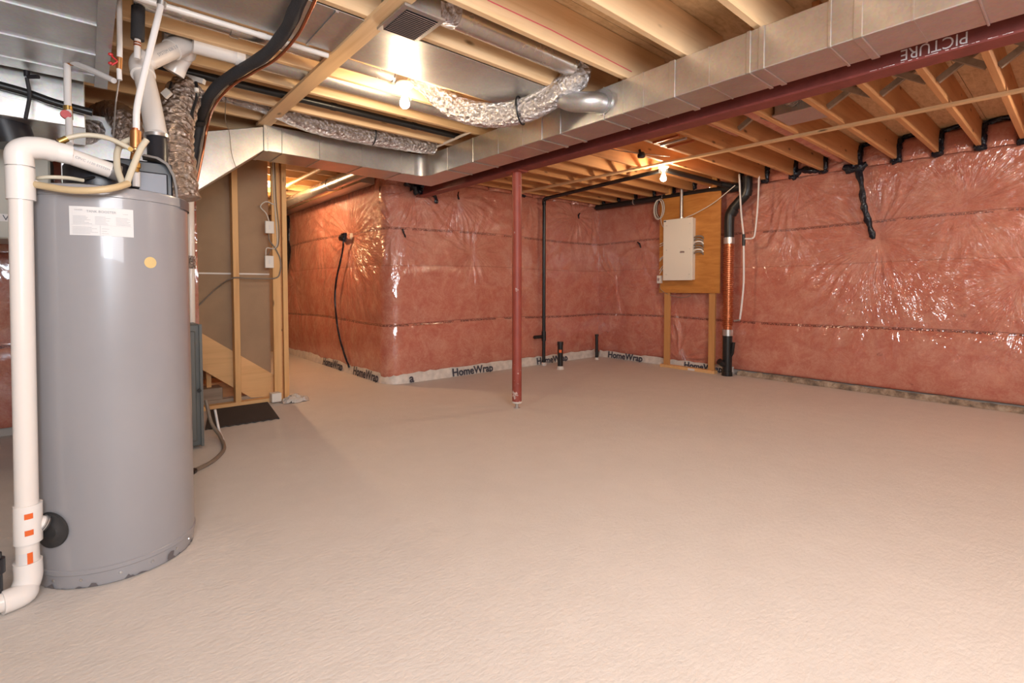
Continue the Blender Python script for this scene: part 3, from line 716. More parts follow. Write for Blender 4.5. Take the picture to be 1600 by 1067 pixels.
# ------------------------------------------------------------------ black drain lines at the far side
dv = thing('vent_pipe', 'slim black plastic pipe rising by the far wall and turning along under the joists', 'pipe', (5.07, 5.19, 0))
px_, py_ = 5.06, 5.17
MB().tube([(px_, py_, .03), (px_, py_, 2.36)], .024, 18).build('riser', 'black', dv, smooth=50)
MB().tube([(px_, py_, 2.33), (px_, py_, 2.385), (px_ - .008, py_ - .03, 2.413), (px_ - .01, py_ - .08, 2.42)], .029, 18, smooth_path=5).build('elbow', 'black', dv, smooth=50)
MB().tube([(px_ - .01, py_ - .05, 2.42), (4.84, 3.12, 2.43)], .024, 18).build('run', 'black', dv, smooth=50)
MB().tube([(px_, py_, .42), (px_ - .07, py_ + .0, .425), (px_ - .19, py_, .425)], .024, 16).build('side_stub', 'black', dv, smooth=50)
MB().lathe([(.032, .36), (.032, .50)], (px_, py_, 0)).build('tee_collar', 'black', dv, smooth=40)
MB().lathe([(.040, 0), (.038, .035), (.028, .045)], (px_, py_, 0)).build('floor_collar', 'wrap', dv, smooth=40)
s1 = thing('pipe_stub', 'thick black pipe stub with an orange sticker standing out of the floor', 'pipe', (5.0, 4.78, 0))
MB().tube([(5.0, 4.78, .02), (5.0, 4.78, .34)], .038, 24).build('stub', 'black', s1, smooth=50)
MB().tube([(5.0, 4.78, .34), (5.0, 4.78, .385)], .044, 24).build('cap', 'black', s1, smooth=50)
MB().lathe([(.052, 0), (.050, .03), (.040, .045)], (5.0, 4.78, 0)).build('floor_collar', 'wrap', s1, smooth=40)
m = MB(); A = [radians(a) for a in range(195, 256, 10)]
for a in A: m.v += [Vector((5.0 + .0395 * cos(a), 4.78 + .0395 * sin(a), .235)), Vector((5.0 + .0395 * cos(a), 4.78 + .0395 * sin(a), .275))]
for k in range(len(A) - 1): m.f.append((2 * k, 2 * k + 2, 2 * k + 3, 2 * k + 1))
m.build('sticker', 'orange', s1)
s2 = thing('pipe_stub', 'slim black pipe stub by the inner corner of the far wall', 'pipe', (6.1, 5.04, 0))
MB().tube([(6.1, 5.04, .02), (6.1, 5.04, .37)], .024, 18).build('stub', 'black', s2, smooth=50)
MB().tube([(6.1, 5.04, .37), (6.1, 5.04, .40)], .030, 18).build('cap', 'black', s2, smooth=50)
MB().lathe([(.034, 0), (.032, .025), (.025, .035)], (6.1, 5.04, 0)).build('floor_collar', 'wrap', s2, smooth=40)

st_ = thing('drain_stack', 'large black drain stack with a copper coiled heat recovery section beside the panel board', 'pipe', (6.27, 3.0, 0))
SX, SY = 6.27, 3.02
MB().tube([(SX, SY, .02), (SX, SY, .52)], .058, 28).build('lower_pipe', 'black', st_, smooth=50)
MB().tube([(SX, SY, .0), (SX, SY, .05)], .066, 24).build('hub', 'black', st_, smooth=50)
MB().tube([(SX, SY, .13), (SX - .06, SY + .04, .16), (SX - .10, SY + .06, .19)], .040, 20).build('cleanout', 'black', st_, smooth=50)
MB().tube([(SX, SY - .01, .20), (SX - .01, SY - .07, .30), (SX - .01, SY - .085, .44)], .020, 12).build('side_branch', 'black', st_, smooth=50)
MB().tube([(SX, SY, .52), (SX, SY, .60)], .066, 28).build('lower_coupling', 'steel', st_, smooth=50)
coil = MB(); coil.tube([(SX, SY, .60), (SX, SY, 1.72)], .052, 24)
hel = []
T = 40
for k in range(T * 14 + 1):
    a = 2 * pi * k / 14; hel.append((SX + .058 * cos(a), SY + .058 * sin(a), .64 + (1.03) * k / (T * 14)))
coil.tube(hel, .0095, 6); coil.build('copper_coil', 'copper', st_, smooth=60)
MB().tube([(SX, SY, 1.70), (SX, SY, 1.78)], .066, 28).build('upper_coupling', 'steel', st_, smooth=50)
MB().tube([(SX, SY, 1.76), (SX, SY, 2.02), (SX - .0, SY - .03, 2.12), (SX, SY - .12, 2.22), (SX, SY - .20, 2.30), (SX, SY - .22, 2.38), (SX, SY - .22, 2.52)], .060, 26, smooth_path=5).build('offset_bend', 'black', st_, smooth=50)
MB().tube([(SX, SY - .02, 2.08), (SX, SY - .06, 2.14)], .068, 24).build('bend_collar', 'black', st_, smooth=50)
MB().tube([(SX, SY - .20, 2.29), (SX, SY - .22, 2.36)], .068, 24).build('bend_collar', 'black', st_, smooth=50)
hp = thing('drain_pipe', 'thick black drain pipe slung along the top of the right wall from the far corner', 'pipe', (6.3, 4.2, 2.40))
MB().tube([(6.33, 5.25, 2.435), (6.31, 3.9, 2.425), (6.29, 2.86, 2.41)], .042, 24).build('pipe', 'black', hp, smooth=50)
MB().tube([(6.29, 3.02, 2.41), (6.29, 2.80, 2.41)], .055, 24).build('tee', 'black', hp, smooth=50)
MB().tube([(6.1, 3.06, 2.445), (4.9, 3.09, 2.445)], .030, 18).tube([(6.29, 2.96, 2.42), (6.1, 3.06, 2.445)], .036, 18).build('branch', 'black', hp, smooth=50)
for y in (3.5, 4.0, 4.5):
    MB().tube([(6.315, y, 2.43), (6.315, y + .015, 2.43)], .047, 20).build('hanger', 'steel', hp, smooth=50)

# white water pipes beside the stack
def pl(*a): return [tuple(PT(*q, x=6.20)) for q in a]
wp = thing('water_pipe', 'thin white water pipe dropping beside the copper coil to its base', 'pipe', tuple(PT(1160, 500, x=6.20)))
MB().tube(pl((1155, 272), (1158, 330), (1162, 368)), .011, 10, smooth_path=4).build('upper_pipe', 'pex', wp, smooth=50)
MB().tube(pl((1162, 366), (1162, 384)), .019, 12).build('valve', 'black', wp, smooth=50)
MB().tube(pl((1162, 384), (1162, 440), (1159, 475), (1156, 499)), .012, 10, smooth_path=4).build('lower_pipe', 'pex', wp, smooth=50)
MB().tube(pl((1156, 500), (1147, 501)), .012, 10).build('brass_tail', 'steel', wp, smooth=50)
wp2 = thing('water_pipe', 'thin white water pipe hanging from the joist, right of the other white pipe', 'pipe', tuple(PT(1178, 375, x=6.2)))
MB().tube(pl((1186, 275), (1184, 320), (1180, 362), (1176, 372), (1164, 373)), .010, 10, smooth_path=4).build('pipe', 'pex', wp2, smooth=50)

# ------------------------------------------------------------------ panel board
pb = thing('panel_board', 'orange plywood backing board on a two by four frame standing against the right wall', 'board', (6.25, 3.6, 0))
BX = 6.26
MB().box(BX, BX + .016, 3.13, 4.03, 1.065, 2.40).build('plywood', 'ply', pb)
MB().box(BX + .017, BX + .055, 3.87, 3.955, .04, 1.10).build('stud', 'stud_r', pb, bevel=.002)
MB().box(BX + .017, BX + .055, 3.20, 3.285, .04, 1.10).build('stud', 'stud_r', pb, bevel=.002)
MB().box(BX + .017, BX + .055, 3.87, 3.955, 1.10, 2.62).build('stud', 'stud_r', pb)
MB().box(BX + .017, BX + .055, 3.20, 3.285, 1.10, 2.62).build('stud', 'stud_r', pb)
MB().box(BX - .01, BX + .075, 3.18, 4.0, .0, .04).build('bottom_plate', 'stringer', pb, bevel=.002)
MB().box(BX - .0105, BX - .01, 3.46, 3.56, .006, .032).build('paper_tag', 'paper', pb)
ep = thing('electrical_panel', 'cream metal electrical panel on the orange plywood board', 'electrical panel', (6.2, 3.69, 1.235))
MB().box(BX - .085, BX - .001, 3.475, 3.905, 1.245, 2.075).build('enclosure', 'panel', ep, bevel=.004)
MB().box(BX - .092, BX - .085, 3.468, 3.912, 1.238, 2.082).build('cover', 'panel', ep, bevel=.003)
MB().box(BX - .0935, BX - .092, 3.585, 3.65, 1.61, 1.635).build('latch', 'steel', ep)
MB().box(BX - .0932, BX - .092, 3.87, 3.905, 2.055, 2.07).build('dark_tab', 'ink', ep)
for y in (3.51, 3.86):
    for z in (1.32, 1.66, 2.0): MB().lathe([(.007, 0), (.006, .003), (.001, .004)], (BX - .092, y, z), (-1, 0, 0), 10).build('screw', 'steel', ep)
cdt = thing('conduit', 'grey conduit rising from the electrical panel into the joists', 'conduit', (6.22, 3.66, 2.08))
MB().tube([(BX - .045, 3.665, 2.078), (BX - .045, 3.665, 2.55)], .021, 16).build('tube', 'galv2', cdt, smooth=50)
MB().tube([(BX - .045, 3.665, 2.076), (BX - .045, 3.665, 2.10)], .029, 16).build('connector', 'steel', cdt, smooth=50)
ch = thing('cable_coil', 'coil of white and black cable hanging at the upper left of the panel board', 'cable', (6.22, 4.03, 2.13))
for k in range(6):
    rr_ = .10 + .006 * (k % 3); c = Vector((BX - .022 - .008 * k, 4.00 + .004 * k, 2.265 - .004 * k))
    MB().tube([c + Vector((0, rr_ * .62 * cos(a), rr_ * 1.25 * sin(a))) for a in np.linspace(0, 2 * pi, 30)], .005, 6).build('loop', 'cable' if k % 3 else 'black', ch, smooth=60)
MB().tube([(BX - .03, 4.0, 2.14), (BX - .03, 3.97, 2.02), (BX - .03, 3.92, 1.97)], .005, 6, smooth_path=5).build('tail', 'cable', ch, smooth=60)
lc = thing('loose_cable', 'thin white cable running from the panel top up to the right joist', 'cable', (6.2, 3.4, 2.1))
MB().tube([(BX - .05, 3.60, 2.09), (BX - .03, 3.45, 2.14), (BX - .03, 3.2, 2.25), (6.2, 2.92, 2.42)], .006, 6, smooth_path=5).build('cable_run', 'cable', lc, smooth=60)
for k, (dz, mt_) in enumerate(((.0, 'cable'), (.03, 'ivory'), (-.16, 'cable'), (-.18, 'cable'), (-.30, 'cable'), (-.34, 'ivory'))):
    c = thing('cable_stub', ['fifth', 'topmost', 'third', 'fourth', 'lowest', 'sixth'][0] * 0 + ('highest', 'second highest', 'third highest', 'fourth highest', 'fifth highest', 'lowest')[(1, 0, 2, 3, 4, 5)[k]] + ' of the six short pale cables entering the panel left side', 'cable', (BX - .03, 3.95, 1.75 + dz), 'pale cables at the panel left side')
    MB().tube([(BX - .035, 3.907, 1.75 + dz), (BX - .02, 3.96, 1.745 + dz), (BX - .006, 4.02, 1.725 + dz * 1.15)], .006, 6, smooth_path=4).build('jacket', mt_, c, smooth=60)
bk = thing('breaker_cables', 'bundle of dark cables looped at the right side of the electrical panel', 'cable', (BX - .04, 3.4, 1.6))
for k in range(7):
    z = 1.60 + .035 * k
    MB().tube([(BX - .04, 3.474, z), (BX - .06, 3.42, z + .015), (BX - .03, 3.37 + .01 * (k % 3), z + .01), (BX - .004, 3.36, z - .02)], .011, 8, smooth_path=4).build('cable_loop', 'gcable' if k not in (1, 4) else 'ivory', bk, smooth=60)
jb = thing('junction_box', 'small white switch box at the lower left corner of the plywood board', 'electrical box', (BX - .03, 4.02, 1.2))
MB().box(BX - .06, BX - .001, 3.975, 4.03, 1.20, 1.31).build('box', 'ivory', jb, bevel=.003); MB().box(BX - .063, BX - .06, 3.985, 4.02, 1.235, 1.275).build('cover_plate', 'steel', jb)
MB().tube([(BX - .03, 4.0, 1.2), (BX - .03, 3.99, 1.12), (BX + .02, 3.9, 1.045), (BX + .03, 3.7, 1.0), (BX + .03, 3.55, 1.03)], .005, 6, smooth_path=5).build('lead', 'gcable', jb, smooth=60)

# items among the joists of the right bay
run('insulated_duct', 'pink insulated duct between joists, right of the lit bulb', 'duct', [(3.3, 2.13, 2.61), (4.55, 2.13, 2.61)], .085, 'ins_x', n=20)
run('insulated_duct', 'long pink insulated duct between joists ending at the right wall', 'duct', [(3.2, 1.81, 2.61), (6.3, 1.81, 2.60)], .085, 'ins_x', n=20)
rb = thing('register_boot', 'bare sheet metal boot hanging between joists above the right strapping', 'air register', (4.35, 1.5, 2.47))
MB().box(4.12, 4.42, 1.37, 1.64, 2.49, 2.62).build('boot_body', 'galv2', rb, bevel=.004)
MB().box(4.10, 4.44, 1.36, 1.65, 2.48, 2.49).build('flange', 'galv2', rb)
MB().tube([(3.75, 1.5, 2.60), (4.14, 1.5, 2.585)], .07, 20, ring=crumple(.06)).build('sleeve', 'foil_dk', rb, smooth=60)
sd = thing('cable_bracket', 'small black cable bracket hooked under a joist left of the far bulb', 'bracket', tuple(PT(1002, 243, z=2.44)))
c = PT(1002, 243, z=2.44)
MB().lathe([(.035, 0), (.04, .02), (.03, .05)], tuple(c - Vector((0, 0, .02)))).tube([c, c + Vector((0, .02, .06))], .012, 8).build('body', 'black', sd, smooth=40)
MB().tube([c + Vector((-.9, .15, .04)), c + Vector((-.4, .05, .0)), c + Vector((0, 0, .02)), c + Vector((.35, -.1, .03))], .004, 6, smooth_path=5).build('wire', 'gcable', sd)
m = thing('copper_pipes', 'short copper and steel pipe stubs across joists above the far bulb', 'pipe', (3.9, 2.8, 2.45))
for k in range(3):
    MB().tube([(3.9 + k * .12, 2.33, 2.452), (3.92 + k * .12, 2.60, 2.452)], .012, 10).build('stub', 'copper' if k != 1 else 'steel', m, smooth=50)

# ------------------------------------------------------------------ stud wall and stair enclosure
sw_ = thing('stud_wall', 'open stud partition in front of the brown board under the cross duct', 'partition', (1.1, YF, 0))
MB().box(1.065, 1.115, YF - .005, YF + .085, .04, 2.40).build('stud', 'stud', sw_, bevel=.002)
MB().box(1.415, 1.487, YF - .005, YF + .033, .0, 2.46).build('stud', 'stud', sw_, bevel=.002)
MB().box(1.505, 1.550, YF - .02, YF + .07, .0, 2.46).build('stud', 'stud', sw_, bevel=.002)
MB().box(1.487, 1.505, YF + .03, YF + .07, .0, 2.46).build('filler', 'joist_r', sw_)
MB().box(.70, 1.415, YF - .005, YF + .085, .0, .04).build('bottom_plate', 'stringer', sw_, bevel=.002)
MB().box(.70, 1.55, YF - .005, YF + .085, 2.40, 2.44).build('top_plate', 'stringer', sw_)
bd = thing('backing_board', 'large brown board closing the back of the stair enclosure behind the studs', 'board', (1.1, YF + .14, 0))
MB().poly([(.745, YF + .14, .70), (.745, YF + .14, 2.46), (1.42, YF + .14, 2.46), (1.42, YF + .14, .18)], (0, 1, 0), .02).build('sheet', 'hardboard', bd)
MB().box(.745, 1.42, YF + .136, YF + .14, 1.27, 1.285).build('white_line', 'ivory', bd)
MB().box(.745, 1.42, YF + .137, YF + .14, .83, .90).build('faint_band', 'hardboard', bd)
ss = thing('stair_stringer', 'wide diagonal plank of the stair side below the brown board', 'stair plank', (1.1, YF + .10, 0))
MB().poly([(.70, YF + .095, .80), (1.44, YF + .095, .25), (1.44, YF + .095, .03), (1.22, YF + .095, .05), (.84, YF + .095, .35), (.70, YF + .095, .46)], (0, 1, 0), .038).build('plank', 'stringer', ss)
MB().box(.86, .90, YF + .2, YF + .24, .0, .45).build('post', 'stud', ss)
MB().box(.79, 1.6, YF + .9, YF + 1.0, 0, 2.4).build('inner_wall', 'hardboard', ss)
MB().box(.79, 1.5, YF + .55, YF + .85, .0, .16).build('step', 'joist_r', ss)
db = thing('timber_offcut', 'short weathered timber block lying behind the bottom plate', 'timber', (.9, YF + .2, 0))
MB().box(.80, .98, YF + .12, YF + .30, .04, .18).build('block', 'oldwood', db, bevel=.004); MB().box(.72, 1.35, YF + .10, YF + .13, .0, .07).build('batten', 'oldwood', db)
def ebox(x, z, lab):
    t = thing('junction_box', lab, 'electrical box', (x, YF - .03, z))
    MB().box(x - .04, x + .04, YF - .04, YF - .006, z, z + .12).build('box', 'ivory', t, bevel=.004)
    MB().box(x - .006, x + .006, YF - .0425, YF - .04, z + .04, z + .08).build('switch', 'paper', t)
ebox(1.385, 1.675, 'upper small white electrical box on the stud wall edge'); ebox(1.378, 1.335, 'lower small white electrical box on the stud wall edge')
cb = thing('stud_cables', 'grey and white cables stapled down the stud with the two electrical boxes', 'cable', (1.42, YF - .02, 1.0))
yy = YF - .016
MB().tube([(1.385, yy, 1.795), (1.36, yy, 1.87), (1.31, yy, 1.93), (1.36, yy, 1.985), (1.43, yy, 1.965)], .006, 6, smooth_path=5).build('cable', 'cable', cb, smooth=60)
MB().tube([(1.43, yy, 2.44), (1.435, yy, 2.1), (1.45, yy, 1.8), (1.46, yy, 1.60), (1.43, yy, 1.53), (1.36, yy, 1.53), (1.35, yy, 1.46)], .006, 6, smooth_path=6).build('cable', 'cable', cb, smooth=60)
MB().tube([(1.445, yy, 2.44), (1.455, yy, 2.0), (1.475, yy, 1.75), (1.465, yy, 1.56), (1.40, yy, 1.52), (1.37, yy, 1.46)], .005, 6, smooth_path=6).build('cable', 'gcable', cb, smooth=60)
MB().tube([(1.38, yy, 1.67), (1.39, yy, 1.60), (1.44, yy, 1.53), (1.485, yy, 1.42), (1.48, yy, 1.30), (1.43, yy, 1.235), (1.2, yy, 1.23), (1.05, yy, 1.23), (.94, YF + .12, 1.13), (.80, YF + .12, .98), (.74, YF + .12, .94)], .007, 7, smooth_path=6).build('cable', 'gcable', cb, smooth=60)

mt = MB(); nx = 26
for j in range(nx + 1):
    t = j / nx; a = Vector((.70, 4.585, 0)).lerp(Vector((1.25, 4.56, 0)), t) + Vector((0, .012 * sin(j * 2.1), 0)); b = Vector((.84, 5.28, 0)).lerp(Vector((1.34, 5.27, 0)), t)
    mt.v += [a + Vector((0, 0, .002)), a + Vector((0, 0, .012)), b + Vector((0, 0, .012)), b + Vector((0, 0, .002))]
for j in range(nx):
    for q in range(4): mt.f.append((4 * j + q, 4 * j + (q + 1) % 4, 4 * j + 4 + (q + 1) % 4, 4 * j + 4 + q))
mt.f += [(0, 1, 2, 3), (4 * nx + 3, 4 * nx + 2, 4 * nx + 1, 4 * nx)]
mt.build('floor_mat', 'mat', None, label='dark brown ribbed rubber mat with a wavy edge in front of the stud wall', cat='mat')
rnd = random.Random(3); m = MB(); n = 16
for i in range(n + 1):
    for j in range(n + 1):
        u, v = i / n * 2 - 1, j / n * 2 - 1; r = hypot(u, v)
        h = max(0, 1 - r) * .05 + (rnd.uniform(0, .030) if r < .9 else 0)
        m.v.append(Vector((1.57 + u * .14, 5.17 + v * .09, .004 + h)))
for i in range(n):
    for j in range(n):
        u, v = (i + .5) / n * 2 - 1, (j + .5) / n * 2 - 1
        if hypot(u, v) < 1 + .15 * sin(7 * atan2(v, u)): a = i * (n + 1) + j; m.f.append((a, a + n + 1, a + n + 2, a + 1))
m.build('plastic_bag', 'bag', None, smooth=80, label='crumpled clear plastic bag on the floor at the foot of the stud wall', cat='bag')
m = MB().box(1.36, 1.45, 5.19, 5.28, .013, .10); m.build('cardboard_box', 'ivory', None, bevel=.004, label='small white carton by the plastic bag at the stud wall foot', cat='box')

# hall ceiling services
hd = thing('hall_duct', 'rectangular galvanised duct running along the hall ceiling over the insulated wall', 'duct', (2.62, 7, 2.36))
MB().box(2.45, 2.625, YF + .25, YH - .05, 2.365, 2.462).build('duct_body', 'galv', hd)
for y in (6.1, 7.3, 8.5): MB().box(2.442, 2.45, y - .02, y + .02, 2.36, 2.462).build('drive_cleat', 'galv', hd)
run('round_duct_pipe', 'shiny round duct along the hall ceiling next to the rectangular duct', 'duct', [(2.28, 4.75, 2.385), (2.28, 9.0, 2.385)], .07, 'pipe_metal', (.3,))
run('hall_beam', 'wood board along the hall ceiling beside the round duct', 'board', [(1.98, 4.75, 2.44), (1.98, 9.0, 2.44)], .024, 'stud')

# ------------------------------------------------------------------ furnace
fu = thing('furnace', 'dark grey furnace cabinet mostly hidden behind the water heater', 'furnace', (.3, 4.5, 0))
MB().box(-.05, .61, 4.09, 4.75, .02, .885).build('cabinet', 'furn', fu, bevel=.008)
MB().box(-.02, .575, 4.075, 4.09, .06, .84).build('door', 'furn', fu, bevel=.006)
MB().box(.598, .615, 4.07, 4.10, .02, .885).build('corner_trim', 'furn', fu)
MB().box(-.05, .44, 4.12, 4.75, .885, 1.50).build('upper_cabinet', 'galv2', fu, bevel=.008)
MB().box(-.10, .42, 4.15, 4.75, 1.50, 2.24).build('plenum', 'galv2', fu, bevel=.004)
MB().lathe([(.012, 0), (.012, .02)], (.59, 4.07, .42), (0, -1, 0), 10).build('knob', 'black', fu)
fh = thing('floor_hose', 'brown rubber hose lying on the floor beside the furnace', 'hose', (.6, 4.0, 0))
hq = [PT(322, 625, d=3.75), PT(330, 660, d=3.72), PT(343, 680, z=.05), PT(350, 697, z=.014), PT(346, 708, z=.014), PT(330, 722, z=.014), PT(304, 735, z=.014)]
MB().tube(hq, .013, 10, smooth_path=6).build('hose', 'gcable', fh, smooth=60)
MB().tube([PT(336, 640, d=3.73), PT(342, 670, z=.07), PT(349, 688, z=.03)], .009, 8, smooth_path=5).build('clear_tube', 'pex', fh, smooth=60)
MB().tube([PT(304, 735, z=.014), PT(300, 738, z=.014)], .018, 8).build('end_fitting', 'black', fh, smooth=60)

# ------------------------------------------------------------------ water heater
TX, TY, TR, TH = .088, 2.705, .272, 1.53
def cylp(a, z, r=TR): a = radians(a); return Vector((TX + r * cos(a), TY + r * sin(a), z))
th = thing('water_heater', 'tall grey cylindrical water heater with a white label and a yellow round sticker', 'water heater', (TX, TY, 0))
MB().lathe([(TR, .075), (TR, TH - .04)], (TX, TY, 0), n=96).build('tank_jacket', 'tank', th, smooth=40)
MB().lathe([(TR + .001, .055), (TR + .004, .058), (TR + .004, .072), (TR + .001, .075), (TR - .002, .076)], (TX, TY, 0), n=96).build('lower_bead', 'tank', th, smooth=40)
MB().lathe([(TR - .012, .0), (TR - .004, .004), (TR - .002, .055)], (TX, TY, 0), n=96).build('base_skirt', 'tank', th, smooth=40)
MB().lathe([(TR + .001, TH - .04), (TR + .004, TH - .038), (TR + .004, TH - .008), (TR, TH), (TR - .02, TH + .006), (0.02, TH + .012)], (TX, TY, 0), n=96).build('top_rim', 'tank', th, smooth=40)
m = MB()
for a in np.arange(-35, 60, 5): 
    m.v += [cylp(a, TH - .045, TR + .006), cylp(a, TH - .005, TR + .006), cylp(a, TH + .004, TR - .015)]
for k in range(18): m.f += [(3 * k, 3 * k + 3, 3 * k + 4, 3 * k + 1), (3 * k + 1, 3 * k + 4, 3 * k + 5, 3 * k + 2)]
m.build('dark_rim_band', 'tank_dk', th, smooth=60)
for a in (-140, -118, -92, -70, -48, -30): MB().lathe([(.006, 0), (.005, .003), (.001, .004)], tuple(cylp(a, .035, TR - .003)), (cos(radians(a)), sin(radians(a)), 0), 8).build('screw', 'steel', th)
rnd = random.Random(9)
def patch(name, a0, a1, z0, z1, mat, parent=th, r=TR + .0015, za=0, n=10):
    m = MB()
    for k in range(n + 1):
        a = a0 + (a1 - a0) * k / n; dz = za * (k / n)
        m.v += [cylp(a, z0 + dz, r), cylp(a, z1 + dz, r)]
    for k in range(n): m.f.append((2 * k, 2 * k + 2, 2 * k + 3, 2 * k + 1))
    return m.build(name, mat, parent)
m = MB(); aa_ = np.arange(-150, -20, 1.5)
for k, a in enumerate(aa_):
    hgt = max(0.0, .010 * sin(a * .21) + .008 * sin(a * .57 + 1) + rnd.uniform(-.004, .004))
    m.v += [cylp(a, .004, TR - .0028), cylp(a, .0045 + hgt * (1 - .2 * (k % 2)), TR - .0008)]
for k in range(len(aa_) - 1): m.f.append((2 * k, 2 * k + 2, 2 * k + 3, 2 * k + 1))
m.build('peeled_paint', 'tank_dk', th)
m = MB(); m.v += [cylp(-58, .012, TR), cylp(-52, .016, TR), cylp(-51, .036, TR), cylp(-54, .040, TR), cylp(-57, .032, TR)]; m.f.append((0, 1, 2, 3, 4)); m.build('peeled_paint', 'tank_dk', th)
LA0, LA1, LZ0, LZ1 = -118.0, -77.5, 1.342, 1.449
lb = patch('label', LA0, LA1, LZ0, LZ1, 'paper', n=16)
def lab(u, v):   # label space 0..1
    return cylp(LA0 + (LA1 - LA0) * u, LZ0 + (LZ1 - LZ0) * v, TR + .0022)
def labfn(u0, v0, sc): return lambda p: lab(u0 + p.x * sc, v0 + p.y * sc * 1.9)
text('label_lettering', 'TANK BOOSTER', 1.0, None, 'inkg', lb, fn=labfn(.50, .80, .062))
text('label_lettering', 'DANGER', 1.0, None, 'inkg', lb, fn=labfn(.15, .86, .032))
def lrect(m, u0, u1, v0, v1):
    i = len(m.v); n = max(1, int((u1 - u0) * 10))
    for k in range(n + 1): u = u0 + (u1 - u0) * k / n; m.v += [lab(u, v0), lab(u, v1)]
    for k in range(n): m.f.append((i + 2 * k, i + 2 * k + 2, i + 2 * k + 3, i + 2 * k + 1))
m = MB()
for (u0, u1, v0, v1, nn) in ((.06, .36, .40, .70, 7), (.40, .66, .40, .70, 7), (.72, .97, .40, .70, 7), (.05, .45, .06, .32, 6), (.50, .62, .08, .32, 3), (.83, .95, .80, .84, 1)):
    for k in range(nn):
        v = v0 + (v1 - v0) * k / nn; lrect(m, u0, u0 + (u1 - u0) * rnd.uniform(.6, 1), v, v + .012)
m.build('fine_print', 'inkg', lb, kind='stuff')
m = MB(); lrect(m, .475, .48, .03, .36); lrect(m, .03, .97, .365, .37); m.build('rule_line', 'inkg', lb)
p_, a_ = None, None
m = MB(); c = (-66, 1.247)
for k in range(24):
    a = 2 * pi * k / 24; m.v.append(cylp(c[0] + degrees_ if 0 else c[0] + math.degrees(.0225 * cos(a) / TR), c[1] + .0225 * sin(a), TR + .002))
m.f.append(tuple(range(24))); m.build('round_sticker', 'yellow', th)
# drain grommet, tee branch
ga = -139
g = cylp(ga, .235); gd = Vector((cos(radians(ga)), sin(radians(ga)), 0))
m = MB(); 
for r_, q in ((.068, .004), (.066, .012), (.040, .016), (.036, .020)):
    for k in range(32):
        a = 2 * pi * k / 32; s_ = r_ * cos(a)
        m.v.append(cylp(ga + math.degrees(s_ / TR), .235 + r_ * sin(a), TR + q))
for b in range(3):
    for k in range(32): m.f.append((b * 32 + k, b * 32 + (k + 1) % 32, (b + 1) * 32 + (k + 1) % 32, (b + 1) * 32 + k))
m.f.append(tuple(96 + k for k in range(32))); m.build('drain_grommet', 'rubber', th, smooth=50)

# top of the heater: fan housing, shroud, fittings
MB().lathe([(.115, TH + .01), (.12, TH + .03), (.12, TH + .11), (.10, TH + .14), (.03, TH + .15)], (TX - .03, TY + .03, 0), n=40).build('fan_housing', 'dkplastic', th, smooth=40)
MB().box(TX + .03, TX + .22, TY + .0, TY + .15, TH + .01, TH + .17).build('control_box', 'dkplastic', th, bevel=.006)
MB().box(TX + .09, TX + .20, TY - .03, TY + .10, TH + .005, TH + .12).build('motor_case', 'dkmetal', th, bevel=.006)
q0 = [(-.16, .02, .03), (-.155, .03, .09), (-.13, .05, .13)]
m = MB(); prof = [(.235, 0.0), (.232, .06), (.222, .12), (.200, .165), (.165, .185), (.115, .190)]
for (xx, zz) in prof:
    m.v += [Vector((TX + xx, TY - .045, TH + zz)), Vector((TX + xx + .01, TY + .045, TH + zz))]
for (xx, zz) in prof:
    m.v += [Vector((TX + xx - .008, TY - .045, TH + zz - .008)), Vector((TX + xx + .002, TY + .045, TH + zz - .008))]
for k in range(5): m.f += [(2 * k, 2 * k + 1, 2 * k + 3, 2 * k + 2), (12 + 2 * k, 12 + 2 * k + 2, 12 + 2 * k + 3, 12 + 2 * k + 1), (2 * k, 2 * k + 2, 12 + 2 * k + 2, 12 + 2 * k), (2 * k + 1, 12 + 2 * k + 1, 12 + 2 * k + 3, 2 * k + 3)]
m.build('curved_shroud', 'gplastic', th, smooth=60)
MB().tube([PT(115, 296, d=2.1), PT(112, 262, d=2.1)], .010, 12).tube([PT(112, 270, d=2.1), PT(112, 260, d=2.1)], .019, 12).build('nipple', 'steel', th, smooth=50)
MB().tube([PT(213, 292, d=2.1), PT(213, 268, d=2.1)], .014, 14).build('outlet_nipple', 'pex', th, smooth=50)

# ------------------------------------------------------------------ white vent stack at the left
vp = thing('vent_stack', 'thick white plastic vent pipe standing left of the grey water heater', 'pipe', (-.18, 2.50, 0))
VX, VY = -.168, 2.50
MB().tube([(VX - .015, VY, .13), (VX, VY, 1.60)], .033, 32).build('riser', 'pvc', vp, smooth=50)
MB().tube([(VX - .012, VY, .22), (VX - .010, VY, .36)], .040, 32).build('tee', 'pvc2', vp, smooth=50)
tb = Vector((VX - .012, VY, .295)); te_ = g + gd * .018 + Vector((0, 0, .03))
MB().tube([tb, tb.lerp(te_, .8)], .026, 24).build('tee_branch', 'pvc2', vp, smooth=50)
MB().tube([tb.lerp(te_, .72), tb.lerp(te_, .80)], .030, 24).tube([tb.lerp(te_, .84), tb.lerp(te_, .9)], .030, 24).build('clamp', 'steel', vp, smooth=50)
MB().tube([tb.lerp(te_, .78), te_], .028, 24).build('rubber_sleeve', 'rubber', vp, smooth=50)
MB().tube([(VX - .015, VY, .15), (VX - .015, VY, .09), (VX - .025, VY - .01, .055), (VX - .03, VY - .03, .044), (VX - .08, VY - .05, .044)], .040, 30, smooth_path=6).build('bottom_elbow', 'pvc2', vp, smooth=50)
MB().tube([(VX - .07, VY - .045, .046), (VX - .45, VY - .12, .046)], .033, 26).build('floor_run', 'pvc', vp, smooth=50)
MB().tube([(VX, VY, 1.46), (VX, VY, 1.575)], .040, 32).build('upper_tee', 'pvc2', vp, smooth=50)
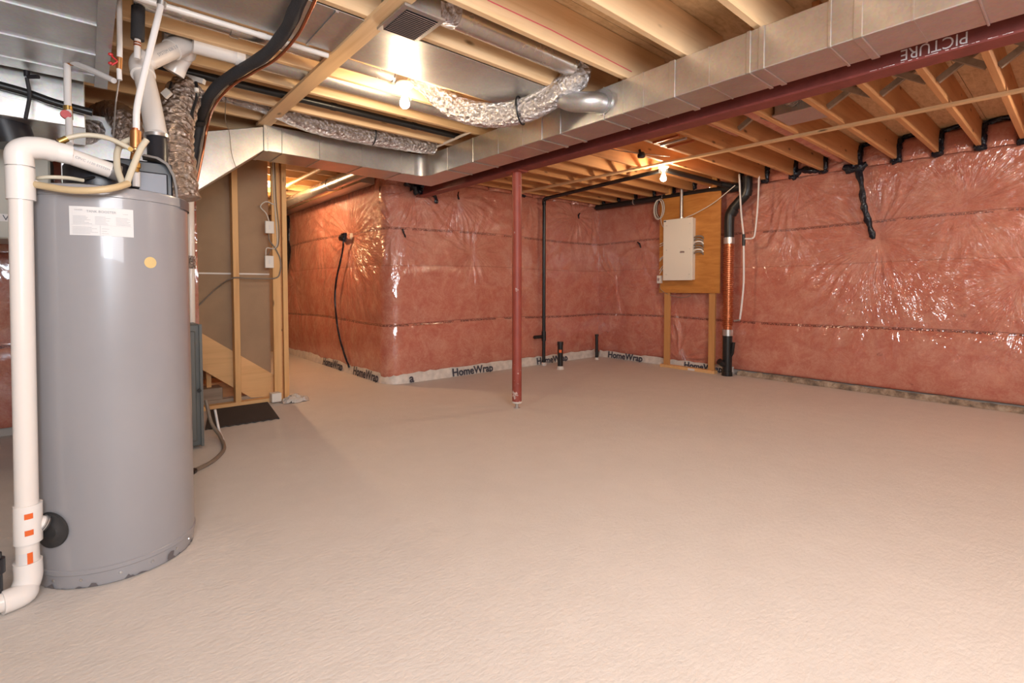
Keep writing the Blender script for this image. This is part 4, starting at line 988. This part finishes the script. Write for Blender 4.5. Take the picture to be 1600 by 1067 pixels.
e0 = Vector((VX, VY, 1.58)); tgt = Vector((.02, 2.46, 1.60))
d2 = Vector((.8, .35, 0)).normalized()
MB().tube([e0, e0 + Vector((0, 0, .045)), e0 + Vector((0, 0, .068)) + d2 * .022, e0 + Vector((0, 0, .078)) + d2 * .06, e0 + Vector((0, 0, .078)) + d2 * .095], .040, 30, smooth_path=6).build('top_elbow', 'pvc2', vp, smooth=50)
h0 = e0 + Vector((0, 0, .078)) + d2 * .09; h1 = h0 + Vector((.055, .01, -.006))
MB().tube([h0, h0.lerp(h1, .5), h1], .037, 30).build('coupling', 'pvc2', vp, smooth=50)
h2 = PT(172, 266, d=1.99)
MB().tube([h1 - Vector((.02, 0, 0)), h2], .031, 30).build('sloping_pipe', 'pvc', vp, smooth=50)
MB().tube([h2, h2 + (h2 - h1).normalized() * .03], .033, 24).build('pipe_clamp', 'steel', vp, smooth=50)
# printed line along the sloping pipe
dd = (h2 - h1).normalized(); toc = (CP - h1.lerp(h2, .5)).normalized(); nn_ = (toc - dd * toc.dot(dd)).normalized(); up_ = nn_.cross(dd)
m_ = frame(h1.lerp(h2, .55) + nn_ * .0315 - up_ * .004, dd, up_, nn_)
text('pipe_lettering', '2 CPVC 1120 SYSTEM 636', .013, m_, 'inkg', vp)
# orange stickers and label on the stack
def vsticker(name, z0, z1, a0, a1, r, mat, cx=VX - .012):
    m = MB()
    for k in range(7):
        a = radians(a0 + (a1 - a0) * k / 6); m.v += [Vector((cx + r * cos(a), VY + r * sin(a), z0)), Vector((cx + r * cos(a), VY + r * sin(a), z1))]
    for k in range(6): m.f.append((2 * k, 2 * k + 2, 2 * k + 3, 2 * k + 1))
    return m.build(name, mat, vp)
vsticker('orange_sticker', .315, .335, -98, -65, .0412, 'orange', VX - .012); vsticker('orange_sticker', .255, .275, -98, -65, .0412, 'orange', VX - .012)
vsticker('paper_label', .135, .19, -128, -88, .0342, 'paper', VX - .015); vsticker('orange_label', .135, .19, -88, -62, .0342, 'orange', VX - .015)
MB().tube([(-.262, 2.46, .08), (-.262, 2.46, .22)], .018, 12).lathe([(.026, .15), (.026, .20)], (-.262, 2.46, 0)).build('air_vent_cap', 'dkplastic', vp, smooth=50)

# hoses looped on the heater top
def D(px, py, d): return PT(px, py, d=d)
def hose(lab, pts, r, mat, name='hose', cat='hose', sp=7, ends=None, n=12):
    t = thing(name, lab, cat, tuple(pts[0])); MB().tube(pts, r, n, smooth_path=sp).build('tube', mat, t, smooth=60)
    if ends:
        a, b = Vector(pts[0]), Vector(pts[1]); MB().tube([a, a + (b - a).normalized() * .03], r * 1.25, n).build('end_fitting', ends, t, smooth=60)
    return t
hose('thick tan hose drooping across the top front of the water heater', [D(46, 286, 1.80), D(70, 291, 1.78), D(110, 297, 1.78), D(150, 297, 1.80), D(180, 293, 1.84), D(200, 287, 1.90)], .0125, 'hose', ends='pvc2')
hose('thin beige hose above the thick tan one on the heater top', [D(50, 280, 1.84), D(75, 277, 1.86), D(105, 278, 1.9), D(130, 282, 1.95)], .0075, 'hose2')
hose('thin black hose lying on the heater top behind the beige one', [D(130, 280, 1.96), D(150, 277, 2.0), D(172, 278, 2.05)], .006, 'black')
hose('braided hose arching from the white stack to the brass valve', [D(92, 222, 1.9), D(108, 215, 1.92), D(135, 211, 1.95), D(165, 215, 1.98), D(190, 225, 2.0), D(209, 236, 2.02)], .0095, 'hose2', ends='brass')
hose('beige hose loop standing left of the brass valve', [D(192, 288, 1.95), D(184, 265, 1.97), D(183, 240, 2.0), D(190, 225, 2.05), D(204, 218, 2.08)], .0115, 'hose2')
hose('beige hose leaning right of the brass valve', [D(197, 290, 1.94), D(208, 260, 1.97), D(220, 232, 2.0), D(229, 219, 2.02)], .0115, 'hose2')
mv = thing('mixing_valve', 'copper coloured mixing valve under the pinkish pipe over the heater', 'valve', tuple(D(212, 250, 2.05)))
MB().tube([D(212, 205, 2.06), D(212, 232, 2.06)], .020, 18).tube([D(212, 232, 2.06), D(209, 250, 2.06)], .014, 14).build('valve_body', 'bronze', mv, smooth=50)
MB().tube([D(213, 250, 2.08), D(213, 268, 2.09)], .011, 12).tube([D(213, 255, 2.08), D(213, 262, 2.08)], .016, 8).build('union', 'brass', mv, smooth=50)
MB().tube([D(209, 236, 2.04), D(204, 233, 2.0)], .009, 10).build('side_port', 'brass', mv, smooth=50)
MB().tube([D(212, 201, 2.06), D(212, 207, 2.06)], .015, 14).build('crimp_ring', 'copper', mv, smooth=50)
pw = thing('water_pipe', 'pinkish white flexible pipe slanting down in front to the mixing valve', 'pipe', tuple(D(213, 203, 2.05)))
MB().tube([D(252, 5, 2.15), D(245, 35, 2.12), D(234, 80, 2.1), D(222, 130, 2.08), D(214, 170, 2.06), D(213, 203, 2.06)], .0125, 14, smooth_path=6).build('pipe', 'pex', pw, smooth=60)
MB().tube([D(253, 2, 2.15), D(252, 9, 2.15)], .018, 14).build('crimp_ring', 'steel', pw, smooth=50)
pw2 = thing('water_pipe', 'white pipe dropping from the ceiling at the edge of the dark sheet metal', 'pipe', tuple(D(187, 125, 2.3)))
MB().tube([D(186, -15, 2.3), D(187, 60, 2.3), D(187, 92, 2.3)], .011, 12).build('pipe', 'pex', pw2, smooth=50)
MB().tube([D(187, 90, 2.3), D(186, 108, 2.3)], .012, 12).build('brass_fitting', 'bronze', pw2, smooth=50)
MB().tube([D(186, 108, 2.3), D(187, 125, 2.3)], .010, 12).build('lower_stub', 'pex', pw2, smooth=50)
for yy_ in (88, 102): MB().tube([D(184, 96, 2.29), D(175, yy_, 2.28)], .004, 8).lathe([(.003, 0), (.010, .004), (.010, .012), (.003, .016)], tuple(D(173, yy_, 2.28)), (0, -.3, 1), 10).build('red_valve_knob', simple('red_knob' + str(yy_), (.6, .03, .03), .4), pw2, smooth=50)
MB().tube([D(186, 125, 2.3), D(181, 160, 2.3), D(177, 216, 2.25)], .0025, 6, ring=lambda k, a: 1.3).build('chain', 'steel', pw2)
pw3 = thing('water_pipe', 'white pipe with a black foam sleeve hanging above the mixing valve', 'pipe', tuple(D(214, 80, 2.35)))
MB().tube([D(217, -10, 2.35), D(214, 92, 2.35)], .013, 14).build('pipe', 'pex', pw3, smooth=50)
MB().tube([D(216, 12, 2.35), D(215, 62, 2.35)], .027, 20).build('foam_sleeve', 'wrapfoam', pw3, smooth=50)
for yy_ in (4, 66, 70): MB().tube([D(214.5, yy_, 2.35), D(214.5, yy_ + 2.4, 2.35)], .0155, 14).build('crimp_ring', 'copper', pw3, smooth=50)
pw4 = thing('water_pipe', 'white pipe elbowing across below the dark sheet metal, upright leg at its left', 'pipe', tuple(D(108, 220, 2.4)))
MB().tube([D(105, 100, 2.45), D(106, 170, 2.42)], .015, 14).build('upright', 'pex', pw4, smooth=50)
MB().tube([D(107, 172, 2.42), D(109, 225, 2.35)], .014, 14).build('lower_upright', 'pex', pw4, smooth=50)
MB().tube([D(110, 96, 2.45), D(140, 108, 2.4), D(178, 126, 2.35)], .013, 14).build('cross_pipe', 'pex', pw4, smooth=50)
MB().tube([D(102, 97, 2.45), D(112, 97, 2.45)], .018, 12).build('brass_elbow', 'bronze', pw4, smooth=50)
MB().lathe([(.02, 0), (.022, .01), (.02, .02)], tuple(D(103, 180, 2.40)), (0, -1, 0), 12).build('red_valve_handle', simple('red_handle', (.5, .04, .04), .4), pw4, smooth=50)
MB().tube([D(106, 166, 2.42), D(107, 186, 2.42)], .018, 12).build('valve', 'brass', pw4, smooth=50)

# big upper white elbow assembly
v2 = thing('vent_pipe', 'white plastic vent pipe with a big angled elbow above the water heater', 'pipe', tuple(D(246, 214, 2.4)))
MB().tube([D(245, 214, 2.30), D(235, 160, 2.40), D(222, 105, 2.48)], .044, 30).build('riser', 'pvc', v2, smooth=50)
MB().tube([D(224, 118, 2.46), D(221, 104, 2.48), D(224, 96, 2.49), D(232, 90, 2.50)], .052, 30, smooth_path=5).build('lower_elbow', 'pvc2', v2, smooth=50)
MB().tube([D(228, 96, 2.5), D(272, 76, 2.65)], .046, 30).build('angled_pipe', 'pvc', v2, smooth=50)
MB().tube([D(268, 78, 2.64), D(284, 70, 2.70), D(291, 72, 2.74), D(289, 84, 2.78)], .053, 30, smooth_path=6).build('upper_elbow', 'pvc2', v2, smooth=50)
MB().tube([D(290, 80, 2.78), D(278, 100, 2.80), D(271, 114, 2.80)], [.050, .050, .054], 30).build('down_pipe', 'pvc2', v2, smooth=50)
MB().tube([D(245, 216, 2.3), D(246, 228, 2.29), D(247, 285, 2.26)], .040, 24).build('rubber_boot', 'dkplastic', v2, smooth=50)
MB().tube([D(245, 211, 2.3), D(245.4, 216, 2.3)], .050, 24).build('clamp', 'steel', v2, smooth=50)
aa, bb = D(228, 96, 2.5), D(272, 76, 2.65); dd = (bb - aa).normalized(); toc = (CP - aa.lerp(bb, .5)).normalized(); nn_ = (toc - dd * toc.dot(dd)).normalized(); up_ = nn_.cross(dd)
text('pipe_lettering', 'SYSTEM 636 3 IN', .022, frame(aa.lerp(bb, .6) + nn_ * .0465 - up_ * .004, dd, up_, nn_), 'inkg', v2)

# sheet metal over the heater
ra = thing('return_duct', 'wide dark sheet metal return duct filling the upper left corner', 'duct', (-.7, 3.0, 2.25))
MB().box(XL + .05, .10, 1.55, 3.55, 2.25, 2.455).build('duct_body', 'galv2', ra, bevel=.004)
for y in (2.75, 3.1, 3.4): MB().box(XL + .05, .10, y - .006, y + .006, 2.243, 2.25).build('seam', 'galv2', ra)
MB().box(.06, .115, 1.55, 3.55, 2.235, 2.25).build('edge_flange', 'galv2', ra)
MB().lathe([(.012, 0), (.012, .03)], tuple(D(42, 120, 2.5)), (0, 0, 1), 12).tube([D(44, 120, 2.5), D(60, 120, 2.5)], .010, 10).build('hanging_bracket', 'dkplastic', ra, smooth=50)
MB().tube([D(42, 122, 2.5), D(46, 150, 2.5), D(40, 185, 2.45)], .008, 8, smooth_path=5).build('loose_strap', 'wrapfoam', ra, smooth=50)
fp = thing('foil_flex_duct', 'bright crumpled foil duct behind the white stack top, under the return duct', 'duct', tuple(D(60, 215, 3.1)))
MB().tube([D(-60, 185, 2.9), D(20, 196, 2.95), D(80, 200, 3.0), D(125, 208, 3.1), D(160, 200, 3.25)], .075, 26, smooth_path=12, ring=crumple(.05, 8, 4)).build('foil_sleeve', 'foil', fp, smooth=80)
fp2 = thing('foil_flex_duct', 'dark foil duct bend between the chain and the upper white pipe', 'duct', tuple(D(190, 200, 3.0)))
MB().tube([D(150, 190, 3.4), D(175, 178, 3.3), D(195, 190, 3.2), D(205, 225, 3.2)], .085, 24, smooth_path=10, ring=crumple(.08, 5, 1)).build('foil_sleeve', 'foil_dk', fp2, smooth=80)
tp = thing('trunk_duct', 'bright sheet metal trunk duct seen between the white pipe legs', 'duct', (-.3, 4.0, 1.98))
MB().box(XL + .1, .02, 3.62, 4.05, 2.02, 2.42).build('duct_body', 'galv', tp, bevel=.004)
for z in (2.12, 2.3): MB().box(XL + .1, .02, 3.612, 3.62, z - .006, z + .006).build('seam', 'galv', tp)
MB().tube([(-.9, 3.60, 2.20), (-.3, 3.59, 2.16), (-.1, 3.58, 2.12), (.05, 3.57, 2.10)], .02, 10, smooth_path=5).build('black_line', 'black', tp, smooth=50)
rd = thing('round_duct', 'vertical round metal duct with a strap at the very left edge', 'duct', tuple(D(-8, 195, 2.6)))
a0, a1 = D(-10, 60, 2.6), D(-10, 185, 2.6)
rx, ry = a0.x, a0.y
MB().tube([(rx, ry, 2.10), (rx, ry, 2.30)], .092, 30).build('upper_pipe', 'pipe_metal', rd, smooth=50)
MB().tube([(rx + .0, ry, 2.12), (rx + .04, ry, 1.98), (rx + .055, ry, 1.92)], .098, 30).build('flex_sleeve', 'dkplastic', rd, smooth=50)
MB().tube([(rx, ry, 2.10), (rx, ry, 2.12)], .101, 30).build('collar', 'steel', rd, smooth=50)
MB().tube([(rx + .052, ry, 1.93), (rx + .056, ry, 1.905)], .104, 30).build('strap', 'black', rd, smooth=50)
hv = thing('air_exchanger', 'pale enamelled ventilation unit behind the white stack', 'ventilation unit', (-.8, 4.3, 1.43))
MB().box(-1.35, -.15, 4.2, 4.75, 1.56, 2.0).build('cabinet', 'hrv', hv, bevel=.01)
MB().box(-1.35, -.15, 4.19, 4.75, 1.435, 1.555).build('lower_tray', 'hrv', hv, bevel=.008)
q = PT(5, 340, y=4.188)
MB().box(q.x - .05, q.x + .07, 4.186, 4.19, q.z - .022, q.z + .022).build('name_plate', 'paper', hv)
MB().box(q.x - .05, q.x - .018, 4.1855, 4.186, q.z - .022, q.z + .022).build('plate_mark', 'ink', hv)
text('plate_lettering', 'VE', .045, frame((q.x + .022, 4.1855, q.z - .015), (1, 0, 0), (0, 0, 1), (0, -1, 0)), 'ink', hv)
# foil duct dropping at the furnace and the line set
fd = thing('foil_duct_drop', 'brown tinted foil flexible duct dropping behind the heater shroud', 'duct', tuple(D(275, 300, 3.0)))
MB().tube([D(300, 140, 3.15), D(284, 152, 3.1), D(276, 185, 3.05), D(272, 220, 3.0), D(276, 255, 3.0), D(283, 310, 3.0)], .098, 28, smooth_path=14, ring=lambda k, a: 1 + .045 * sin(k * 1.25 + a) + .03 * sin(5 * a + k * .4)).build('foil_sleeve', 'foil_dk', fd, smooth=80)
MB().tube([D(243, 300, 2.98), D(243, 205, 2.98), D(256, 160, 3.0), D(262, 148, 3.0), D(268, 128, 3.0)], .006, 6, smooth_path=5).build('black_wire', 'black', fd)
MB().bar(D(256, 150, 2.95), D(265, 142, 2.95), .02, .04).build('wire_tag', 'ivory', fd)
fv = thing('vent_pipe', 'narrow white vent pipe rising from the furnace just right of the water heater', 'pipe', tuple(D(299, 500, 3.72)))
MB().tube([D(299, 505, 3.72), D(297, 300, 3.72)], .026, 16).build('pipe', 'pvc', fv, smooth=50)
MB().tube([D(298.5, 420, 3.72), D(298.3, 400, 3.72)], .031, 16).build('coupling', 'foil', fv, smooth=50)
ls = thing('refrigerant_line', 'black foam covered refrigerant line sweeping down beside copper tube', 'pipe', tuple(D(292, 290, 3.4)))
lp = [PT(478, -25, z=2.42), PT(462, 15, z=2.41), PT(445, 50, z=2.41), PT(415, 85, z=2.40), PT(380, 107, z=2.40), PT(345, 130, z=2.38), PT(322, 158, z=2.33), PT(312, 190, d=3.55), PT(304, 235, d=3.55), PT(293, 290, d=3.55)]
MB().tube(lp, .030, 18, smooth_path=7, ring=lambda k, a: 1 + .05 * sin(k * .9)).build('foam_sleeve', 'wrapfoam', ls, smooth=60)
MB().tube([p + Vector((.045, -.03, -.02)) for p in lp], .008, 10, smooth_path=7).build('copper_tube', 'copper', ls, smooth=60)
MB().tube([p + Vector((.03, -.045, -.01)) for p in lp[5:]], .006, 8, smooth_path=7).build('control_wire', 'gcable', ls, smooth=60)
for (x, y) in ((356, 122), (312, 190)): MB().tube([D(x, y, 3.5), D(x + 1, y + 4, 3.5)], .034, 12).build('tie', 'black', ls)
hw_ = thing('thin_wire', 'thin reddish wire hanging down over the cross duct end', 'wire', tuple(PT(369, 262, y=4.33)))
MB().tube([PT(354, 135, y=4.0), PT(352, 185, y=4.2), PT(358, 205, y=4.30), PT(362, 240, y=4.32), PT(369, 262, y=4.33)], .0025, 6, smooth_path=5).build('wire', 'gcable', hw_)
wc = thing('clamp_connector', 'black and steel cable connector hung from the joist right of the foam sleeve', 'connector', tuple(D(275, 45, 2.6)))
MB().tube([D(258, 45, 2.6), D(268, 45, 2.6), D(273, 36, 2.6)], .024, 14).build('body', 'dkplastic', wc, smooth=50)
for q in ((269, 43), (272, 38), (274, 34)): MB().tube([D(q[0], q[1], 2.6), D(q[0] + .8, q[1] - 2, 2.6)], .029, 14).build('ring', 'steel', wc, smooth=50)
MB().tube([D(275, 32, 2.6), D(279, 18, 2.6), D(273, -5, 2.6)], .008, 8).build('copper_lead', 'copper', wc, smooth=50)
bl = thing('ballast_box', 'small white metal box with a black lead fixed under the joist', 'electrical box', tuple(D(302, 124, 3.0)))
MB().bar(D(284, 118, 3.1), D(319, 128, 3.1), .03, .03).build('case', 'ivory', bl)
MB().tube([D(306, 128, 3.0), D(308, 150, 3.0), D(300, 178, 3.05), D(304, 200, 3.1)], .009, 8, smooth_path=5).build('lead', 'black', bl)
MB().tube([D(307, 138, 2.98), D(307.5, 144, 2.98)], .012, 10).build('white_plug', 'ivory', bl)
ep2 = thing('vent_cowl', 'pale round metal duct end behind the foam sleeve near the ceiling', 'duct', tuple(D(228, 70, 3.0)))
MB().tube([D(226, 60, 3.0), D(234, 40, 3.0)], .075, 24).build('duct_end', 'galv', ep2, smooth=50)
